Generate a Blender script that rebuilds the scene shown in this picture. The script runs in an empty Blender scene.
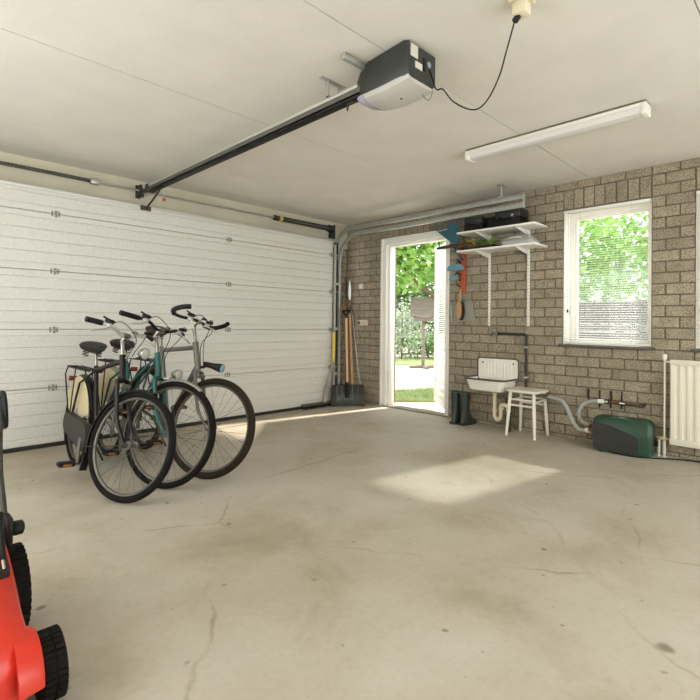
import bpy, bmesh, math, random
import numpy as np
from mathutils import Vector, Matrix, Euler
random.seed(7)
R = math.radians
D = bpy.data
scene = bpy.context.scene
COL = scene.collection

# ------------------------------------------------------------------ camera
CAM_H = 1.09
YAW, PIT, ROL = R(44.904), R(0.597), R(0.654)
FPX, CX, CY = 482.06, 350.0, 318.74
_f = np.array([math.sin(YAW)*math.cos(PIT), math.cos(YAW)*math.cos(PIT), math.sin(PIT)])
_r = np.array([math.cos(YAW), -math.sin(YAW), 0.0])
_u = np.cross(_r, _f)
_R = math.cos(ROL)*_r + math.sin(ROL)*_u
_U = -math.sin(ROL)*_r + math.cos(ROL)*_u
cam_data = D.cameras.new('camera')
cam = D.objects.new('camera', cam_data)
COL.objects.link(cam)
cam.matrix_world = Matrix(((_R[0], _U[0], -_f[0], 0), (_R[1], _U[1], -_f[1], 0), (_R[2], _U[2], -_f[2], CAM_H), (0, 0, 0, 1)))
cam_data.sensor_width = 36.0
cam_data.lens = FPX/700*36.0
cam_data.shift_y = -(350-CY)/700
cam_data.clip_start = 0.05
scene.camera = cam

def ray(x, y): return _f + _R*(x-CX)/FPX - _U*(y-CY)/FPX
def on_z(x, y, z=0.0):
    d = ray(x, y); return Vector((0, 0, CAM_H)) + Vector(d)*((z-CAM_H)/d[2])
def on_x(x, y, X):
    d = ray(x, y); return Vector((0, 0, CAM_H)) + Vector(d)*(X/d[0])
def on_y(x, y, Y):
    d = ray(x, y); return Vector((0, 0, CAM_H)) + Vector(d)*(Y/d[1])
def proj(P):
    v = np.array(P, float)-[0, 0, CAM_H]; z = v@_f
    return (CX+FPX*(v@_R)/z, CY-FPX*(v@_U)/z, z)

# ------------------------------------------------------------------ world, sun, added fill lights
world = D.worlds.new('world'); scene.world = world
world.use_nodes = True
bg = world.node_tree.nodes['Background']
bg.inputs['Color'].default_value = (0.93, 0.97, 1.0, 1)
bg.inputs['Strength'].default_value = 2.4
sun_data = D.lights.new('sun', 'SUN'); sun_data.energy = 7.0; sun_data.angle = R(2.5); sun_data.color = (1, .95, .86)
sun = D.objects.new('sun', sun_data); COL.objects.link(sun)
sun.rotation_euler = Vector((-1.10, .20, -.92)).to_track_quat('-Z', 'Y').to_euler()
sun.location = (9, 1, 7)
def fill_light(name, loc, aim, sx, sy, power, color=(1, .99, .97)):  # area light added as fill, set inside an invented window
    l = D.lights.new(name, 'AREA'); l.shape = 'RECTANGLE'; l.size = sx; l.size_y = sy; l.energy = power; l.color = color
    o = D.objects.new(name, l); COL.objects.link(o); o.location = loc
    o.rotation_euler = Vector(aim).to_track_quat('-Z', 'Y').to_euler(); return o
fill_light('fill_light_back', (1.9, -1.78, 1.35), (0, 1, 0), 4.4, 1.9, 34)  # added fill from behind the camera
fill_light('fill_light_left', (-0.98, 2.5, 1.45), (1, 0.0, 0), 1.7, 3.4, 27)  # added fill towards the garage door and far ceiling
vs = scene.view_settings
scene.display_settings.display_device = 'sRGB'
vs.view_transform = 'Standard'; vs.look = 'None'; vs.gamma = 1.0; vs.use_curve_mapping = False
vs.exposure = 0.66
scene.cycles.diffuse_bounces = 6
scene.cycles.max_bounces = 10
scene.cycles.transparent_max_bounces = 16
scene.cycles.caustics_reflective = False
scene.cycles.caustics_refractive = False
scene.cycles.sample_clamp_indirect = 4.0

# ------------------------------------------------------------------ materials
def lin(h):
    if isinstance(h, str):
        h = h.lstrip('#'); c = [int(h[i:i+2], 16)/255 for i in (0, 2, 4)]
    else: c = h
    return tuple((x/12.92 if x <= .04045 else ((x+.055)/1.055)**2.4) for x in c)+(1.0,)
MATS = {}
def mat(name, col, rough=.5, metal=0.0, var=0.0, scale=30, bump=0.0, bscale=None, objvar=0.0, col2=None, coord='Object', stretch=None, bdist=.002, spec=.5, detail=4):
    if name in MATS: return MATS[name]
    m = D.materials.new(name); m.use_nodes = True
    nt = m.node_tree; N = nt.nodes; L = nt.links
    b = N['Principled BSDF']
    b.inputs['Roughness'].default_value = rough; b.inputs['Metallic'].default_value = metal
    b.inputs['Specular IOR Level'].default_value = spec
    c = lin(col); b.inputs['Base Color'].default_value = c
    m.diffuse_color = c
    if var or bump or objvar or col2:
        tc = N.new('ShaderNodeNewGeometry' if coord == 'World' else 'ShaderNodeTexCoord'); src = tc.outputs['Position' if coord == 'World' else coord]
        if stretch:
            mp = N.new('ShaderNodeMapping'); mp.inputs['Scale'].default_value = stretch
            L.new(src, mp.inputs['Vector']); src = mp.outputs['Vector']
    out = None
    if var or col2:
        no = N.new('ShaderNodeTexNoise'); no.inputs['Scale'].default_value = scale; no.inputs['Detail'].default_value = detail
        L.new(src, no.inputs['Vector'])
        rp = N.new('ShaderNodeValToRGB')
        if col2: a, z = c, lin(col2)
        else:
            a = tuple(max(0, x*(1-var)) for x in c[:3])+(1,); z = tuple(min(1, x*(1+var)) for x in c[:3])+(1,)
        rp.color_ramp.elements[0].position = .35; rp.color_ramp.elements[1].position = .65
        rp.color_ramp.elements[0].color = a; rp.color_ramp.elements[1].color = z
        L.new(no.outputs['Fac'], rp.inputs['Fac']); out = rp.outputs['Color']
    if objvar:
        oi = N.new('ShaderNodeObjectInfo'); mr = N.new('ShaderNodeMapRange')
        mr.inputs['To Min'].default_value = 1-objvar; mr.inputs['To Max'].default_value = 1+objvar
        L.new(oi.outputs['Random'], mr.inputs['Value'])
        hs = N.new('ShaderNodeHueSaturation'); L.new(mr.outputs['Result'], hs.inputs['Value'])
        if out: L.new(out, hs.inputs['Color'])
        else: hs.inputs['Color'].default_value = c
        out = hs.outputs['Color']
    if out: L.new(out, b.inputs['Base Color'])
    if bump:
        n2 = N.new('ShaderNodeTexNoise'); n2.inputs['Scale'].default_value = bscale or scale*3; n2.inputs['Detail'].default_value = 3
        L.new(src, n2.inputs['Vector'])
        bp = N.new('ShaderNodeBump'); bp.inputs['Strength'].default_value = bump; bp.inputs['Distance'].default_value = bdist
        L.new(n2.outputs['Fac'], bp.inputs['Height']); L.new(bp.outputs['Normal'], b.inputs['Normal'])
    MATS[name] = m; return m

def brick_mat():
    m = mat('brick_concrete', '#9f9480', .92, objvar=.12, var=.10, scale=9, bump=.6, bscale=160, bdist=.003, coord='World')
    nt = m.node_tree; N = nt.nodes; L = nt.links; b = N['Principled BSDF']
    src = b.inputs['Base Color'].links[0].from_socket
    tc = N.new('ShaderNodeNewGeometry'); vo = N.new('ShaderNodeTexNoise'); vo.inputs['Scale'].default_value = 95; vo.inputs['Detail'].default_value = 2
    L.new(tc.outputs['Position'], vo.inputs['Vector'])
    rp = N.new('ShaderNodeValToRGB'); e = rp.color_ramp.elements
    e[0].position = .36; e[0].color = (.42, .40, .36, 1); e[1].position = .52; e[1].color = (1, 1, 1, 1)
    x = e.new(.68); x.color = (1.25, 1.22, 1.16, 1)
    L.new(vo.outputs['Fac'], rp.inputs['Fac'])
    mx = N.new('ShaderNodeMix'); mx.data_type = 'RGBA'; mx.blend_type = 'MULTIPLY'; mx.inputs['Factor'].default_value = .8
    L.new(src, mx.inputs['A']); L.new(rp.outputs['Color'], mx.inputs['B']); L.new(mx.outputs['Result'], b.inputs['Base Color'])
    return m
BRICK = brick_mat()
MORTAR = mat('mortar', '#6e6454', .95, var=.12, scale=25, bump=.4, bscale=120)

def floor_mat():
    m = D.materials.new('concrete_floor'); m.use_nodes = True
    nt = m.node_tree; N = nt.nodes; L = nt.links; b = N['Principled BSDF']
    tc = N.new('ShaderNodeTexCoord'); src = tc.outputs['Object']
    def noise(sc, det=5, rough=.55, dist=0.0):
        n = N.new('ShaderNodeTexNoise'); n.inputs['Scale'].default_value = sc; n.inputs['Detail'].default_value = det
        n.inputs['Roughness'].default_value = rough; n.inputs['Distortion'].default_value = dist
        L.new(src, n.inputs['Vector']); return n.outputs['Fac']
    def ramp(f, stops):
        r = N.new('ShaderNodeValToRGB'); e = r.color_ramp.elements
        e[0].position, e[0].color = stops[0][0], lin(stops[0][1]); e[1].position, e[1].color = stops[-1][0], lin(stops[-1][1])
        for p, c in stops[1:-1]:
            k = e.new(p); k.color = lin(c)
        L.new(f, r.inputs['Fac']); return r.outputs['Color']
    def mul(a, bb, fac=1.0, mode='MULTIPLY'):
        x = N.new('ShaderNodeMix'); x.data_type = 'RGBA'; x.blend_type = mode; x.inputs['Factor'].default_value = fac
        L.new(a, x.inputs['A']); L.new(bb, x.inputs['B']); return x.outputs['Result']
    base = ramp(noise(.8, 7, .62, .1), [(.32, '#a69b87'), (.48, '#b5ac9c'), (.66, '#c0b9ac')])
    blot = ramp(noise(1.7, 8, .68, .5), [(.28, '#d0c6b4'), (.42, '#efebe3'), (.5, '#ffffff'), (1, '#ffffff')])
    c = mul(base, blot, .5)
    fine = ramp(noise(38, 4, .6), [(.3, '#e6e0d6'), (.55, '#ffffff'), (1, '#ffffff')])
    c = mul(c, fine, .3)
    # small dark spots
    w = N.new('ShaderNodeMix'); w.data_type = 'RGBA'; w.inputs['Factor'].default_value = .06
    nz = N.new('ShaderNodeTexNoise'); nz.inputs['Scale'].default_value = 9; L.new(src, nz.inputs['Vector'])
    L.new(src, w.inputs['A']); L.new(nz.outputs['Color'], w.inputs['B'])
    for scl, strength in ((1.15, .75), (3.1, .45)):
        v = N.new('ShaderNodeTexVoronoi'); v.voronoi_dimensions = '2D'; v.inputs['Scale'].default_value = scl
        L.new(w.outputs['Result'], v.inputs['Vector'])
        sp = N.new('ShaderNodeSeparateColor'); L.new(v.outputs['Color'], sp.inputs['Color'])
        mr = N.new('ShaderNodeMapRange'); mr.inputs['From Min'].default_value = .15; mr.inputs['To Min'].default_value = 1.5; mr.inputs['To Max'].default_value = 5; L.new(sp.outputs['Red'], mr.inputs['Value'])
        mm = N.new('ShaderNodeMath'); mm.operation = 'MULTIPLY'; L.new(v.outputs['Distance'], mm.inputs[0]); L.new(mr.outputs['Result'], mm.inputs[1])
        spots = ramp(mm.outputs[0], [(.0, '#8a8070'), (.03, '#a39986'), (.06, '#ffffff'), (1, '#ffffff')])
        c = mul(c, spots, strength)
    # faint hairline scuffs
    ve = N.new('ShaderNodeTexVoronoi'); ve.voronoi_dimensions = '2D'; ve.feature = 'DISTANCE_TO_EDGE'; ve.inputs['Scale'].default_value = .8
    w2 = N.new('ShaderNodeMix'); w2.data_type = 'RGBA'; w2.inputs['Factor'].default_value = .25
    n2 = N.new('ShaderNodeTexNoise'); n2.inputs['Scale'].default_value = 1.7; n2.inputs['Detail'].default_value = 5; L.new(src, n2.inputs['Vector'])
    L.new(src, w2.inputs['A']); L.new(n2.outputs['Color'], w2.inputs['B']); L.new(w2.outputs['Result'], ve.inputs['Vector'])
    sc = ramp(ve.outputs['Distance'], [(.0, '#d6cdbd'), (.007, '#ffffff'), (1, '#ffffff')])
    msk = ramp(noise(1.9, 3), [(.46, '#000000'), (.62, '#ffffff')])
    x = N.new('ShaderNodeMix'); x.data_type = 'RGBA'; x.blend_type = 'MULTIPLY'; L.new(msk, x.inputs['Factor']); L.new(c, x.inputs['A']); L.new(sc, x.inputs['B'])
    c = x.outputs['Result']
    L.new(c, b.inputs['Base Color'])
    rr = N.new('ShaderNodeMapRange'); rr.inputs['To Min'].default_value = .42; rr.inputs['To Max'].default_value = .68
    L.new(noise(2.4, 4), rr.inputs['Value']); L.new(rr.outputs['Result'], b.inputs['Roughness'])
    b.inputs['Specular IOR Level'].default_value = .4
    bp = N.new('ShaderNodeBump'); bp.inputs['Strength'].default_value = .25; bp.inputs['Distance'].default_value = .003
    L.new(noise(55, 5), bp.inputs['Height']); L.new(bp.outputs['Normal'], b.inputs['Normal'])
    return m
FLOOR = floor_mat()
PLASTER = mat('ceiling_plaster', '#dedad0', .93, var=.03, scale=3, bump=.55, bscale=130, bdist=.004)
PAINTW = mat('white_wall_paint', '#ddd7c9', .9, var=.02, scale=4, bump=.2, bscale=90)
LINTEL = mat('lintel_paint', '#cfc8b2', .85, var=.05, scale=2.5)
DOORW = mat('garage_panel_white', '#d3d0c9', .55, var=.04, scale=40, bump=.9, bscale=55, bdist=.003)
WHITE = mat('white_gloss_paint', '#eeece6', .35)
WPLAS = mat('white_plastic', '#e9e5da', .4)
CREAM = mat('cream_plastic', '#d8cdb0', .45)
ALU = mat('aluminium', '#c9c8c2', .5, metal=.7)
GALV = mat('galvanised_steel', '#b9bab4', .42, metal=.75, var=.1, scale=30)
CHROME = mat('chrome', '#aeaba2', .22, metal=1.0)
DARKM = mat('dark_green_metal', '#2f3634', .5, metal=.4)
STEELD = mat('dark_steel', '#4a4741', .5, metal=.6)
BLACK = mat('black_plastic', '#111110', .55, spec=.3)
RUBBER = mat('tyre_rubber', '#171512', .85, spec=.15, var=.15, scale=60)
RUBBER2 = mat('tyre_rubber_brown', '#2c241b', .85, spec=.15, var=.12, scale=60)
BLKPAINT = mat('black_enamel', '#0e0d0c', .4, spec=.3)
GREYP = mat('grey_plastic', '#35332f', .6, spec=.3)
RED = mat('mower_red', '#cf3423', .33, var=.04, scale=5)
CHARC = mat('charcoal_plastic', '#2d2f2b', .5, bump=.2, bscale=200)
LGREY = mat('light_grey_plastic', '#bcb8b2', .4)
SILL = mat('sill_stone', '#5d574d', .6, var=.1, scale=30)
WOOD = mat('ash_handle', '#c99d68', .55, col2='#b98552', scale=6, stretch=(14, 14, 1))
WOOD2 = mat('pale_handle', '#dcb993', .55, col2='#cfa77c', scale=6, stretch=(14, 14, 1))
STOOLW = mat('stool_white', '#e6e0d0', .45, var=.03, scale=10)
ENAMEL = mat('white_enamel', '#eeeae0', .18, var=.02, scale=8)
RIMD = mat('dark_enamel_rim', '#4a4440', .35)
RADI = mat('radiator_cream', '#e2dccb', .35)
HOSE = mat('grey_hose', '#a2a29a', .5)
COPPER = mat('tarnished_copper', '#6e4b35', .45, metal=.7, var=.2, scale=40)
PUMPG = mat('pump_green', '#183d2a', .42)
PUMPD = mat('pump_dark', '#24241f', .6)
BOOT = mat('boot_rubber', '#2c332b', .45)
BLUE = mat('tool_blue', '#285a67', .45)
BLUEL = mat('tool_light_blue', '#6490a0', .45)
ORANGE = mat('tool_orange', '#b85433', .5)
PANG = mat('pan_grey', '#a09f92', .4, metal=.5)
YEL = mat('yellow_plastic', '#d9c243', .45)
TEAL = mat('teal_frame', '#185350', .3)
GREYF = mat('grey_frame', '#6d6b63', .3, metal=.3)
SKIRT = mat('cream_skirt_guard', '#cbbb93', .45)
LEATHER = mat('saddle_vinyl', '#171614', .6)
BIKEM = mat('worn_bike_steel', '#6f6b62', .45, metal=.6)
FENDG = mat('fender_grey', '#8a877d', .4, metal=.4)
RIMM = mat('wheel_rim', '#5d5950', .45, metal=.5)
SPOKE = mat('spoke_steel', '#4a463f', .5, metal=.5)
LEATHERB = mat('saddle_brown', '#32271d', .6)
GLOW = mat('lamp_lens', '#a3a59c', .15)
AMBER = mat('amber_reflector', '#8a5a1a', .25)
REDREF = mat('red_reflector', '#7a2418', .25)
SEALB = mat('black_seal', '#26241f', .8)
STICK = mat('white_sticker', '#cbc7bc', .6)
OLDWOOD = mat('weathered_wood', '#857b70', .85, col2='#70665d', scale=5, stretch=(1, 12, 12))
PATIO = mat('patio_concrete', '#d9c8b8', .9, var=.06, scale=3)
GRASS = mat('grass_blades', '#9cab74', .8, col2='#b0bd8a', scale=3)
SOIL = mat('lawn_soil', '#8b9a62', .95, var=.15, scale=4)
FENCE = mat('grey_fence_board', '#5a564e', .85, objvar=.12)
BARK = mat('bark', '#6a5a48', .9, var=.2, scale=20)
def leaf_mat(name, a, b2, tr=.45):
    m = D.materials.new(name); m.use_nodes = True; nt = m.node_tree; N = nt.nodes; L = nt.links
    b = N['Principled BSDF']; b.inputs['Roughness'].default_value = .5
    tc = N.new('ShaderNodeTexCoord'); no = N.new('ShaderNodeTexNoise'); no.inputs['Scale'].default_value = 2.2; no.inputs['Detail'].default_value = 6
    L.new(tc.outputs['Object'], no.inputs['Vector'])
    rp = N.new('ShaderNodeValToRGB'); rp.color_ramp.elements[0].position = .35; rp.color_ramp.elements[1].position = .65
    rp.color_ramp.elements[0].color = lin(a); rp.color_ramp.elements[1].color = lin(b2); L.new(no.outputs['Fac'], rp.inputs['Fac'])
    L.new(rp.outputs['Color'], b.inputs['Base Color'])
    t = N.new('ShaderNodeBsdfTranslucent'); L.new(rp.outputs['Color'], t.inputs['Color'])
    mx = N.new('ShaderNodeMixShader'); mx.inputs['Fac'].default_value = tr
    L.new(b.outputs[0], mx.inputs[1]); L.new(t.outputs[0], mx.inputs[2]); L.new(mx.outputs[0], N['Material Output'].inputs['Surface'])
    return m
LEAFT = leaf_mat('tree_leaves', '#5f8f35', '#9cc066')
LEAFB = leaf_mat('bush_leaves', '#5c7d44', '#93aa78')
LEAFP = leaf_mat('pale_shrub_leaves', '#8c9a86', '#b4bda8')
def glass_mat():
    m = D.materials.new('window_glass'); m.use_nodes = True; nt = m.node_tree; N = nt.nodes; L = nt.links
    t = N.new('ShaderNodeBsdfTransparent'); t.inputs['Color'].default_value = (.96, .98, .97, 1)
    g = N.new('ShaderNodeBsdfGlossy'); g.inputs['Roughness'].default_value = .02
    mx = N.new('ShaderNodeMixShader'); mx.inputs['Fac'].default_value = .05
    L.new(t.outputs[0], mx.inputs[1]); L.new(g.outputs[0], mx.inputs[2]); L.new(mx.outputs[0], N['Material Output'].inputs['Surface'])
    return m
GLASS = glass_mat()
def clearplastic_mat():
    m = D.materials.new('clear_plastic'); m.use_nodes = True; nt = m.node_tree; N = nt.nodes; L = nt.links
    t = N.new('ShaderNodeBsdfTransparent'); t.inputs['Color'].default_value = (.9, .9, .9, 1)
    g = N['Principled BSDF']; g.inputs['Roughness'].default_value = .15; g.inputs['Base Color'].default_value = (.75, .75, .73, 1)
    mx = N.new('ShaderNodeMixShader'); mx.inputs['Fac'].default_value = .45
    L.new(t.outputs[0], mx.inputs[1]); L.new(g.outputs[0], mx.inputs[2]); L.new(mx.outputs[0], N['Material Output'].inputs['Surface'])
    return m
CLEAR = clearplastic_mat()

# ------------------------------------------------------------------ mesh helpers
def V(*a): return Vector(a)
class MB:
    """collects shapes and links them as ONE mesh object"""
    def __init__(s, M=None): s.v = []; s.f = []; s.M = M
    def add(s, vs, fs):
        n = len(s.v)
        s.v += [s.M @ Vector(p) for p in vs] if s.M else [Vector(p) for p in vs]
        s.f += [tuple(i+n for i in f) for f in fs]; return s
    def box(s, c, size, rot=None, bev=0.0):
        c = Vector(c); hx, hy, hz = [q/2 for q in size]
        if bev > 0:
            bm = bmesh.new(); bmesh.ops.create_cube(bm, size=1.0, matrix=Matrix.Diagonal((size[0], size[1], size[2], 1)))
            bmesh.ops.bevel(bm, geom=bm.edges[:], offset=min(bev, min(size)*.45), segments=2, affect='EDGES', profile=.5)
            vs = [v.co.copy() for v in bm.verts]; bm.verts.index_update(); fs = [[v.index for v in f.verts] for f in bm.faces]; bm.free()
        else:
            vs = [Vector((x*hx, y*hy, z*hz)) for x in (-1, 1) for y in (-1, 1) for z in (-1, 1)]
            fs = [(0, 1, 3, 2), (4, 6, 7, 5), (0, 4, 5, 1), (2, 3, 7, 6), (0, 2, 6, 4), (1, 5, 7, 3)]
        if rot is not None:
            q = rot.to_matrix() if isinstance(rot, Euler) else rot
            vs = [q @ v for v in vs]
        return s.add([v+c for v in vs], fs)
    def b2(s, a, b, bev=0.0):
        a, b = Vector(a), Vector(b)
        return s.box((a+b)/2, [abs(b[i]-a[i]) for i in range(3)], None, bev)
    def tube(s, pts, r, n=8, closed=False, caps=True):
        P = [Vector(p) for p in pts]; m = len(P)
        rad = r if isinstance(r, (list, tuple)) else [r]*m
        T = []
        for i in range(m):
            if closed: t = P[(i+1) % m]-P[i-1]
            else: t = P[min(i+1, m-1)]-P[max(i-1, 0)]
            T.append(t.normalized() if t.length > 1e-9 else Vector((0, 0, 1)))
        up = Vector((0, 0, 1)) if abs(T[0].z) < .9 else Vector((1, 0, 0))
        nrm = (up-T[0]*up.dot(T[0])).normalized()
        vs = []
        for i in range(m):
            nrm = nrm-T[i]*nrm.dot(T[i])
            if nrm.length < 1e-6: nrm = T[i].orthogonal()
            nrm.normalize(); bn = T[i].cross(nrm)
            for k in range(n):
                a = 2*math.pi*k/n
                vs.append(P[i]+(nrm*math.cos(a)+bn*math.sin(a))*rad[i])
        fs = []
        for i in range(m if closed else m-1):
            j = (i+1) % m
            for k in range(n):
                l = (k+1) % n
                fs.append((i*n+k, i*n+l, j*n+l, j*n+k))
        if caps and not closed:
            fs.append(tuple(range(n-1, -1, -1))); fs.append(tuple((m-1)*n+k for k in range(n)))
        return s.add(vs, fs)
    def cyl(s, a, b, r, r2=None, n=16): return s.tube([a, b], [r, r if r2 is None else r2], n)
    def lathe(s, prof, n=24, M=None, arc=1.0, cap=False):
        """profile (radius, z) round local z"""
        vs = []; m = len(prof); full = arc >= 1.0; steps = n if full else n+1
        for k in range(steps):
            a = 2*math.pi*arc*k/n
            for (r, z) in prof:
                p = Vector((r*math.cos(a), r*math.sin(a), z)); vs.append(M @ p if M else p)
        fs = []
        for k in range(n):
            l = (k+1) % steps
            for i in range(m-1): fs.append((k*m+i, l*m+i, l*m+i+1, k*m+i+1))
        if cap and full:
            fs.append(tuple(k*m for k in range(n-1, -1, -1))); fs.append(tuple(k*m+m-1 for k in range(n)))
        return s.add(vs, fs)
    def prism(s, outline, t, M=None):
        """2-D outline (x,y) extruded along z by t (centred)"""
        n = len(outline)
        vs = [Vector((x, y, -t/2)) for x, y in outline]+[Vector((x, y, t/2)) for x, y in outline]
        if M: vs = [M @ v for v in vs]
        fs = [tuple(range(n-1, -1, -1)), tuple(range(n, 2*n))]+[(i, (i+1) % n, n+(i+1) % n, n+i) for i in range(n)]
        return s.add(vs, fs)
    def loft(s, rings, caps=True, closed=False):
        n = len(rings[0]); vs = [p for r_ in rings for p in r_]; fs = []
        m = len(rings)
        for i in range(m if closed else m-1):
            j = (i+1) % m
            for k in range(n):
                l = (k+1) % n; fs.append((i*n+k, i*n+l, j*n+l, j*n+k))
        if caps and not closed:
            fs.append(tuple(range(n-1, -1, -1))); fs.append(tuple((m-1)*n+k for k in range(n)))
        return s.add(vs, fs)
    def mesh(s, name, smooth=35, off=None, recalc=True):
        me = D.meshes.new(name)
        vs = [v-off for v in s.v] if off is not None else s.v
        me.from_pydata([tuple(v) for v in vs], [], s.f)
        if recalc:
            bm = bmesh.new(); bm.from_mesh(me); bmesh.ops.recalc_face_normals(bm, faces=bm.faces[:]); bm.to_mesh(me); bm.free()
        if smooth:
            me.polygons.foreach_set('use_smooth', [True]*len(me.polygons)); me.set_sharp_from_angle(angle=R(smooth))
        me.update(); return me
    def build(s, name, m, parent=None, smooth=35, off=None, label=None, recalc=True):
        if off is None and parent is not None and parent.get('_wo') is not None: off = Vector(parent['_wo'])
        me = s.mesh(name, smooth, off, recalc); me.materials.append(m)
        o = D.objects.new(name, me); COL.objects.link(o)
        if parent is not None:
            o.parent = parent
            if parent.get('_wo') is not None: o['_wo'] = list(parent['_wo'])
        if label: o['label'] = label
        return o
def tag(o, label, cat, group=None, kind=None):
    o['label'] = label; o['category'] = cat
    if group: o['group'] = group
    if kind: o['kind'] = kind
    return o
def thing(name, label, cat, loc=(0, 0, 0), rot=(0, 0, 0), group=None, kind=None, world_parts=True):
    """an Empty at a thing's base; with world_parts the parts are drawn in room coordinates"""
    o = D.objects.new(name, None); COL.objects.link(o); o.empty_display_size = .05
    o.location = loc; o.rotation_euler = rot
    if world_parts: o['_wo'] = list(loc)
    return tag(o, label, cat, group, kind)
def single(name, mb, m, label, cat, loc=None, group=None, kind=None, smooth=35):
    """a thing that is one mesh, its origin at its base"""
    if loc is None:
        xs = [v.x for v in mb.v]; ys = [v.y for v in mb.v]; zs = [v.z for v in mb.v]
        loc = ((min(xs)+max(xs))/2, (min(ys)+max(ys))/2, min(zs))
    o = mb.build(name, m, None, smooth, off=Vector(loc)); o.location = loc
    return tag(o, label, cat, group, kind)
def link(me, name, parent, loc=(0, 0, 0), rot=(0, 0, 0)):
    o = D.objects.new(name, me); COL.objects.link(o); o.parent = parent
    l = Vector(loc)
    if parent is not None and parent.get('_wo') is not None: l = l-Vector(parent['_wo']); 
    o.location = l; o.rotation_euler = rot; return o
def spline(pts, n=8, closed=False):
    P = [Vector(p) for p in pts]; out = []; m = len(P)
    rng = range(m) if closed else range(m-1)
    for i in rng:
        if closed: a, b, c, d = P[i-1], P[i], P[(i+1) % m], P[(i+2) % m]
        else: a, b, c, d = P[max(i-1, 0)], P[i], P[i+1], P[min(i+2, m-1)]
        for k in range(n):
            t = k/n
            out.append(.5*((2*b)+(c-a)*t+(2*a-5*b+4*c-d)*t*t+(3*b-a-3*c+d)*t**3))
    if not closed: out.append(P[-1])
    return out
def rrect(w, h, r, n=4):
    pts = []
    for cx, cy, a0 in ((w/2-r, h/2-r, 0), (-w/2+r, h/2-r, 90), (-w/2+r, -h/2+r, 180), (w/2-r, -h/2+r, 270)):
        for k in range(n+1):
            a = R(a0+90*k/n); pts.append((cx+r*math.cos(a), cy+r*math.sin(a)))
    return pts

# ================================================================== STRUCTURE
XB, XL, YA, YW, YK, CEIL = 4.839, -1.0, 4.756, 4.93, -1.8, 2.50
single('floor', MB().b2((XL-.3, YK-.3, -.2), (XB+.10, YW+.3, 0)), FLOOR, 'stained bare concrete garage floor', 'floor', kind='structure', loc=(0, 0, 0), smooth=0)
ceil = single('ceiling', MB().b2((XL-.3, YK-.3, CEIL+.010), (XB+.3, YW+.3, CEIL+.2)), mat('ceiling_joint', '#b9b2a2', .95), 'off-white textured ceiling of wide boards', 'ceiling', kind='structure', loc=(0, 0, CEIL), smooth=0)
ceil['_wo'] = [0, 0, CEIL]
ys = [YK-.3, -.785, .425, 1.635, 2.845, 4.055, YW+.3]
for a, b in zip(ys[:-1], ys[1:]):
    MB().b2((XL-.3, a+.003, CEIL), (XB+.3, b-.003, CEIL+.012)).build('board', PLASTER, ceil, smooth=0)

# --- brick wall with side door and windows
CH, MOD, Z0 = .0957, .209, .0316
DOOR = (3.205, 4.262, -1, 2.215)
WIN1 = (1.127, 1.884, .893, 2.224)
WIN2 = (.050, .807, .893, 2.224)
OPEN = [DOOR, WIN1, WIN2]
def wall_cells(u0, u1, z0, z1, opens, boxf):
    us = sorted({u0, u1}|{o[i] for o in opens for i in (0, 1)}); zs = sorted({z0, z1}|{max(z0, o[2]) for o in opens}|{o[3] for o in opens})
    for a, b in zip(us[:-1], us[1:]):
        for c, d in zip(zs[:-1], zs[1:]):
            m, n = (a+b)/2, (c+d)/2
            if any(o[0] < m < o[1] and o[2] < n < o[3] for o in opens): continue
            boxf(a, b, c, d)
mb = MB(); wall_cells(YK-.3, YW+.3, 0, CEIL+.01, OPEN, lambda a, b, c, d: mb.b2((XB+.009, a, c), (XB+.30, b, d)))
wall_right = single('wall_right', mb, MORTAR, 'grey-brown brick wall with side door and windows', 'wall', kind='structure', loc=(XB, 0, 0), smooth=0)
wall_right['_wo'] = [XB, 0, 0]
def brick_mesh_data(w, h, d=.05, c=.004):
    """brick whose face lies in local x=0, looking to -x; y, z centred"""
    o = [(-w/2, -h/2), (w/2, -h/2), (w/2, h/2), (-w/2, h/2)]; i = [(-w/2+c, -h/2+c), (w/2-c, -h/2+c), (w/2-c, h/2-c), (-w/2+c, h/2-c)]
    vs = [(0, y, z) for y, z in i]+[(c, y, z) for y, z in o]+[(d, y, z) for y, z in o]
    fs = [(3, 2, 1, 0)]
    for a in (0, 4):
        for k in range(4): fs.append((a+k, a+(k+1) % 4, a+4+(k+1) % 4, a+4+k))
    return vs, fs
bricks = []          # (y centre, z centre, width, height)
J = .010
def put(y0, y1, z0, z1):
    zc = (z0+z1)/2; segs = [(y0, y1)]
    for o in OPEN:
        if o[2] < zc < o[3]+.004:
            new = []
            for a, b in segs:
                if b <= o[0] or a >= o[1]: new.append((a, b)); continue
                if a < o[0]: new.append((a, o[0]))
                if b > o[1]: new.append((o[1], b))
            segs = new
    for a, b in segs:
        if b-a > .028: bricks.append(((a+b)/2, zc, b-a-J, z1-z0-J))
SOLD = [(o[0], o[1]) for o in OPEN]
for k in range(-1, 26):
    z0 = max(Z0+k*CH, -.006); z1 = min(Z0+(k+1)*CH, CEIL+.004)
    sold = 23 <= k <= 24
    ph = 1.126 if k % 2 else 1.126-.1045
    n0 = math.floor((YK-ph)/MOD)
    for n in range(n0, 40):
        a, b = ph+n*MOD, ph+(n+1)*MOD
        if a > YW: break
        b = min(b, YW)
        segs = [(a, b)]
        if sold:
            for s0, s1 in SOLD:
                new = []
                for p, q in segs:
                    if q <= s0 or p >= s1: new.append((p, q)); continue
                    if p < s0: new.append((p, s0))
                    if q > s1: new.append((s1, q))
                segs = new
        for p, q in segs: put(p, q, z0, z1)
for s0, s1 in SOLD:
    n = round((s1-s0)/.0945); w = (s1-s0)/n
    for i in range(n): bricks.append((s0+(i+.5)*w, (Z0+23*CH+Z0+25*CH)/2, w-J, 2*CH-J))
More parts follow.
